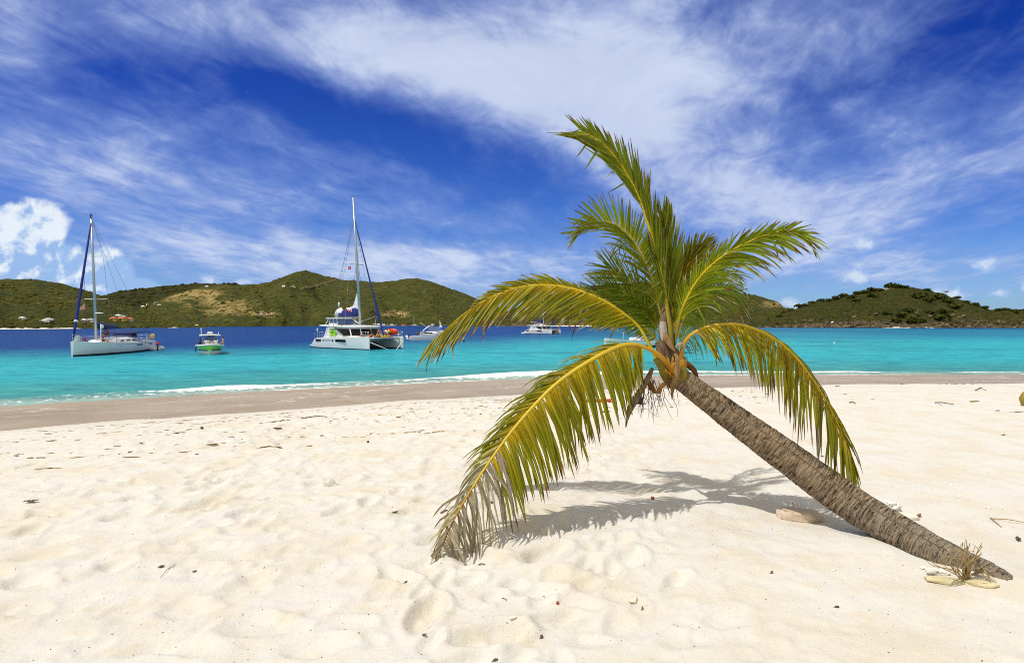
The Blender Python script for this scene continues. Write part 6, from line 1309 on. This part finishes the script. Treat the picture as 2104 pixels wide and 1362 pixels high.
        jn = Vector((7.4, .1, -.30)); MB().tube([(5.95, -2.4, .95), jn], .045, 6).build('bridle', ROPE, c); MB().tube([(5.95, 2.4, .95), jn], .045, 6).build('bridle', ROPE, c); MB().tube([jn, jn + Vector((.6, -.25, -.7))], .045, 6).build('bridle', ROPE, c)
        MB().ball((5.2, 2.35, 1.75), (.22, .14, .12), 0, 10, 6).build('anchor_windlass', STEEL, c)
        m = MB(); m.box((.7, -2.46, 1.58), (.10, .10, .34), bev=.03); m.build('winch', STEEL, c)
    return c
hv = Vector((.75, -.66, 0)).normalized(); pv = Vector((-hv.y, hv.x, 0)); nb = sea(759, 719.5); mid = nb - hv * 6.0 + pv * 2.4
cat = catamaran('large white catamaran with a blue sail cover and a lime-green badge, people on its foredeck', mid, math.atan2(hv.y, hv.x))
Mc = Ms(cat); Hc = cat.rotation_euler.z; CG = 'people on the catamaran foredeck'
person('lounge', Mc @ Vector((3.6, -1.75, 1.36)), Hc + 2.6, 'tan', 'person with dark hair lounging at the near edge of the catamaran foredeck', None, 'red', group=CG)
person('lounge', Mc @ Vector((4.2, -.95, 1.36)), Hc + 2.9, 'light', 'person in orange lounging on the catamaran trampoline', 'orange', 'orange', group=CG)
person('lounge', Mc @ Vector((4.3, .05, 1.37)), Hc + 2.5, 'tan', 'person in yellow lounging beside the inflatables on the catamaran foredeck', 'yellow', 'black', group=CG)
person('sit', Mc @ Vector((3.3, .9, 1.60)), Hc - .4, 'tan', 'bare-chested person sitting up in front of the catamaran saloon windows', None, 'white', group=CG)
person('sit', Mc @ Vector((4.0, 1.55, 1.62)), Hc - .9, 'dark', 'person in white sitting against the orange kayak on the catamaran', 'white', 'black', group=CG)
ky = thing('kayak', 'orange and red kayak standing on edge on the catamaran foredeck', 'kayak', Mc @ Vector((4.1, 2.1, 1.42)), Hc + .25)
m = MB(); m.loft([[Vector((x, math.cos(a) * w * .45, .62 + math.sin(a) * h)) for a in np.linspace(0, 2 * math.pi, 14, endpoint=False)] for x, w, h in ((-1.05, .05, .05), (-.85, .30, .24), (-.35, .48, .40), (.3, .48, .42), (.8, .36, .30), (1.05, .05, .05))]); m.build('body', mat('orange_red_plastic', (0.62, 0.045, 0.008), .4), ky); MB().ball((-.45, -.20, .66), (.62, .14, .22), 0, 12, 8).build('seat', CLOTH['yellow'], ky)
fl2 = thing('float_ring', 'yellow and white inflatable lying on the catamaran trampoline', 'float', Mc @ Vector((4.7, .8, 1.36)), Hc); MB().tube([(math.cos(a) * .42, math.sin(a) * .42, .15) for a in np.linspace(0, 2 * math.pi, 25)], .15, 10, caps=False).build('tube', CLOTH['yellow'], fl2); MB().ball((0, 0, .07), (.34, .34, .05), 0, 12, 6).build('floor', CLOTH['white'], fl2)
nb2 = sea(1134, 686.3); s2 = .86; cat2 = catamaran('smaller white catamaran anchored far out, seen under the long left frond', nb2 - hv * 6.0 * s2 + pv * 2.4 * s2, math.atan2(hv.y, hv.x), s2, False, 18.6, (0, -.1))
MB().tube([(-1.15, 0, 4.0), (-1.15, 0, 8.6)], .05, 5).build('antenna', STEEL, cat2)
dt = thing('dinghy', 'small pale dinghy trailing behind the far catamaran', 'dinghy', sea(1082, 686), .5); MB().tube([(-1.4, .6, .25), (.5, .62, .27), (1.5, 0, .4), (.5, -.62, .27), (-1.4, -.6, .25)], [.2, .22, .2, .22, .2], 10).build('tube', RUBBER, dt); MB().box((-.1, 0, .1), (2.4, .9, .12)).build('floor', DECK, dt)

# ---- cabin cruiser half hidden behind the arching frond
a = sea(843, 699.0); cr_ = thing('cabin_cruiser', 'white cabin cruiser with a radar arch and blue windscreen beside the frond tip', 'motorboat', a + Vector((4.6, -.9, 0)), -.20, 'boats anchored in the bay')
hull(cr_, [(-4.4, 1.25, 1.15, .72, -.3), (-2, 1.42, 1.25, .95, -.4), (.5, 1.45, 1.15, 1.22, -.4), (2.5, 1.18, .7, 1.36, -.4), (3.8, .62, .22, 1.42, -.3), (4.5, .10, .03, 1.45, -.1)], GEL, GEL, band=.12)
m = MB(); m.loft([[Vector((x, y * w, z)) for y, z in ((-1, z0), (-.9, z1), (0, z1 + .08), (.9, z1), (1, z0))] for x, w, z0, z1 in ((-2.4, 1.25, .95, 1.45), (-.5, 1.25, 1.15, 1.62), (1.4, 1.05, 1.25, 1.66), (3.2, .62, 1.36, 1.46))]); m.build('cabin', GEL, cr_)
for s in (1, -1):
    MB().box((-.8, s * 1.26, 1.36), (1.5, .06, .17), bev=.02).build('portlight', GLASS, cr_); MB().box((1.1, s * 1.14, 1.48), (.8, .06, .14), bev=.02).build('portlight', GLASS, cr_)
    MB().tube([(-3.9, s * 1.36, .62), (-1.5, s * 1.49, .84), (1, s * 1.46, 1.0), (2.6, s * 1.16, 1.12)], .025, 5).build('stripe', BLUEGL, cr_)
    m = MB(); m.loft([[Vector((x + w_, s * y, z)) for w_ in (-.16, .16)] + [Vector((x + w_, s * (y - .10), z)) for w_ in (.16, -.16)] for x, y, z in ((-2.2, 1.32, 1.2), (-1.5, 1.27, 2.0), (-.7, 1.05, 2.62), (-.4, .7, 2.72), (-.35, 0, 2.75))]); m.build('radar_arch', GEL, cr_)
m = MB(); m.loft([[Vector((x, y, z)) for x, y in ((-.9, -1.15), (.9 - d, -1.0), (1.6 - d, -.5), (1.6 - d, .5), (.9 - d, 1.0), (-.9, 1.15))] for z, d in ((1.62, 0), (2.35, .9), (2.45, 1.0))], cap0=False, cap1=False); m.build('windscreen', BLUEGL, cr_)
MB().box((-2.1, 0, 2.28), (1.9, 2.3, .07), bev=.02).build('canopy', NAVYC, cr_); MB().box((-.4, 0, 2.85), (.5, .5, .18), bev=.06).build('radar', GEL, cr_); MB().tube([(-1.6, .9, 2.2), (-3.2, .9, 3.3)], .03, 5).build('antenna', GEL, cr_)
MB().box((-4.75, 0, .28), (.8, 2.2, .10), bev=.03).build('swim_platform', GEL, cr_); MB().box((-5.2, -.3, .62), (.62, .34, .5), Matrix.Rotation(.6, 3, 'Y'), bev=.1).build('outboard', GEL, cr_); MB().box((-4.85, -.3, .72), (.16, .30, .7), Matrix.Rotation(.6, 3, 'Y')).build('outboard_bracket', BLACKP, cr_)
rail(cr_, [(1.6, -1.35, 1.3), (3.0, -.95, 1.4), (4.3, -.15, 1.45)], .5, .02)
person('sit', Ms(cr_) @ Vector((-3.2, -.5, .98)), cr_.rotation_euler.z + 2.0, 'dark', 'bare-chested person sitting in the stern of the cabin cruiser', None, 'black')

# ---- white centre console behind the palm
b0, b1 = sea(1243, 714.5), sea(1395, 712); b1 = b0 + (b1 - b0).normalized() * 9.4; wb = thing('motorboat', 'white open motorboat with a T-top and dark bottom, half hidden behind the palm crown', 'motorboat', (b0 + b1) / 2, heading(b0, b1), 'boats anchored in the bay')
hull(wb, [(-4.6, 1.3, 1.2, .70, -.3), (-2, 1.4, 1.25, .72, -.4), (1, 1.42, 1.1, .82, -.4), (3, 1.15, .62, .98, -.3), (4.2, .62, .20, 1.12, -.1), (4.7, .14, .03, 1.18, .1)], GEL, NAVY, band=.30)
MB().box((-.6, 0, 1.15), (1.0, .95, 1.0), bev=.10, taper=.85).build('console', GEL, wb); MB().box((-1.9, 0, 1.05), (.7, 1.1, .75), bev=.12).build('helm_seat', GEL, wb); MB().box((.6, 0, 1.0), (.8, .9, .6), bev=.12).build('front_seat', GEL, wb); MB().box((-.15, 0, 1.8), (.05, .85, .45), Matrix.Rotation(-.35, 3, 'Y')).build('windscreen', BLUEGL, wb)
MB().box((-1.0, 0, 2.42), (2.9, 2.1, .10), bev=.04).build('hardtop', GEL, wb); MB().box((-.9, 0, 2.62), (.6, .55, .24), bev=.08).build('radar', GEL, wb); MB().tube([(-.6, .3, 2.5), (.1, .3, 3.35)], .03, 5).build('antenna', GEL, wb)
for x in (-1.9, -.1):
    for s in (1, -1): MB().tube([(x, s * .7, .8), (x, s * .8, 2.4)], .045, 6).build('hardtop_post', STEEL, wb)
MB().tube([(2.6, .9, 1.0), (2.6, .9, 1.9)], .03, 5).build('flag_staff', GEL, wb); MB().box((-4.8, .5, .9), (.5, .42, .9), bev=.1).build('outboard', GEL, wb); MB().box((-4.8, -.5, .9), (.5, .42, .9), bev=.1).build('outboard', GEL, wb)
MB().tube([(4.6, 0, 1.2), (1, 1.44, .86), (-4.6, 1.32, .74)], .05, 6).build('rub_rail', GREYL, wb)
person('stand', Ms(wb) @ Vector((-1.35, 0, .72)), wb.rotation_euler.z, 'dark', 'person in a blue shirt standing under the T-top of the white motorboat behind the palm', 'blue', 'black')

# ---- distant craft and buoys
def far_sail(px, row_, L_, mast, label, sailm=None):
    t = thing('sailing_yacht', label, 'sailboat', sea(px, row_), 2.9); hull(t, [(-L_ / 2, L_ * .12, L_ * .10, L_ * .10, -.2), (0, L_ * .16, L_ * .13, L_ * .10, -.4), (L_ * .35, L_ * .09, L_ * .05, L_ * .12, -.3), (L_ / 2, .05, .02, L_ * .13, -.1)], GEL, NAVY, band=.15)
    MB().tube([(L_ * .05, 0, L_ * .1), (L_ * .04, 0, mast)], [.14, .10], 6).build('mast', SAIL, t); MB().box((-.1 * L_, 0, L_ * .16), (L_ * .4, L_ * .16, L_ * .08), bev=.05).build('cabin', GEL, t)
    if sailm: MB().prism([(L_ * .04, L_ * .15), (L_ * .04, mast), (-L_ * .42, L_ * .15)], 'y', -.04, .04).build('sail', sailm, t)
    return t
far_sail(851, 669.6, 8.0, 10.5, 'tiny white sailing yacht moored far off above the cabin cruiser'); far_sail(904, 673.5, 3.8, 4.6, 'tiny dinghy under white sail far off right of the cabin cruiser', SAIL); far_sail(1150, 668.9, 10, 16, 'tiny yacht mast far off along the cove shore')
for px, row_, L_, l in ((789, 669.8, 9, 'tiny white launch moored off the far shore right of the catamaran forestay'), (806, 670.0, 8, 'tiny white launch moored far off between catamaran and cruiser'), (1936, 669.6, 7, 'tiny pale skiff off the foot of the headland'), (2096, 669.4, 10, 'tiny white launch at the far right below the headland'), (1068, 669.2, 9, 'tiny white launch near the cove beach above the far catamaran stern')):
    t = thing('launch', l, 'motorboat', sea(px, row_), .1); hull(t, [(-L_ / 2, 1.2, 1.1, .8, -.3), (0, 1.4, 1.2, .9, -.3), (L_ * .35, .9, .5, 1.1, -.2), (L_ / 2, .1, .05, 1.2, -.1)], GEL, NAVY); MB().box((-.4, 0, 1.5), (L_ * .4, 1.8, 1.2), bev=.2).build('cabin', GEL, t)
for px, row_, r, m_, l in ((1243, 699, .17, SAIL, 'white mooring buoy in the turquoise water under the fronds'), (953, 702, .17, BLACKP, 'dark round mooring buoy floating left of the far catamaran'), (1714, 706, .12, SAIL, 'small white buoy in the turquoise water at right')):
    t = thing('buoy', l, 'buoy', sea(px, row_)); MB().ball((0, 0, r * .8), (r, r, r * 1.25), 0, 12, 8).build('float', m_, t); MB().tube([(0, 0, r * 1.8), (0, 0, r * 2.5)], r * .2, 6).build('ring', STEEL, t)
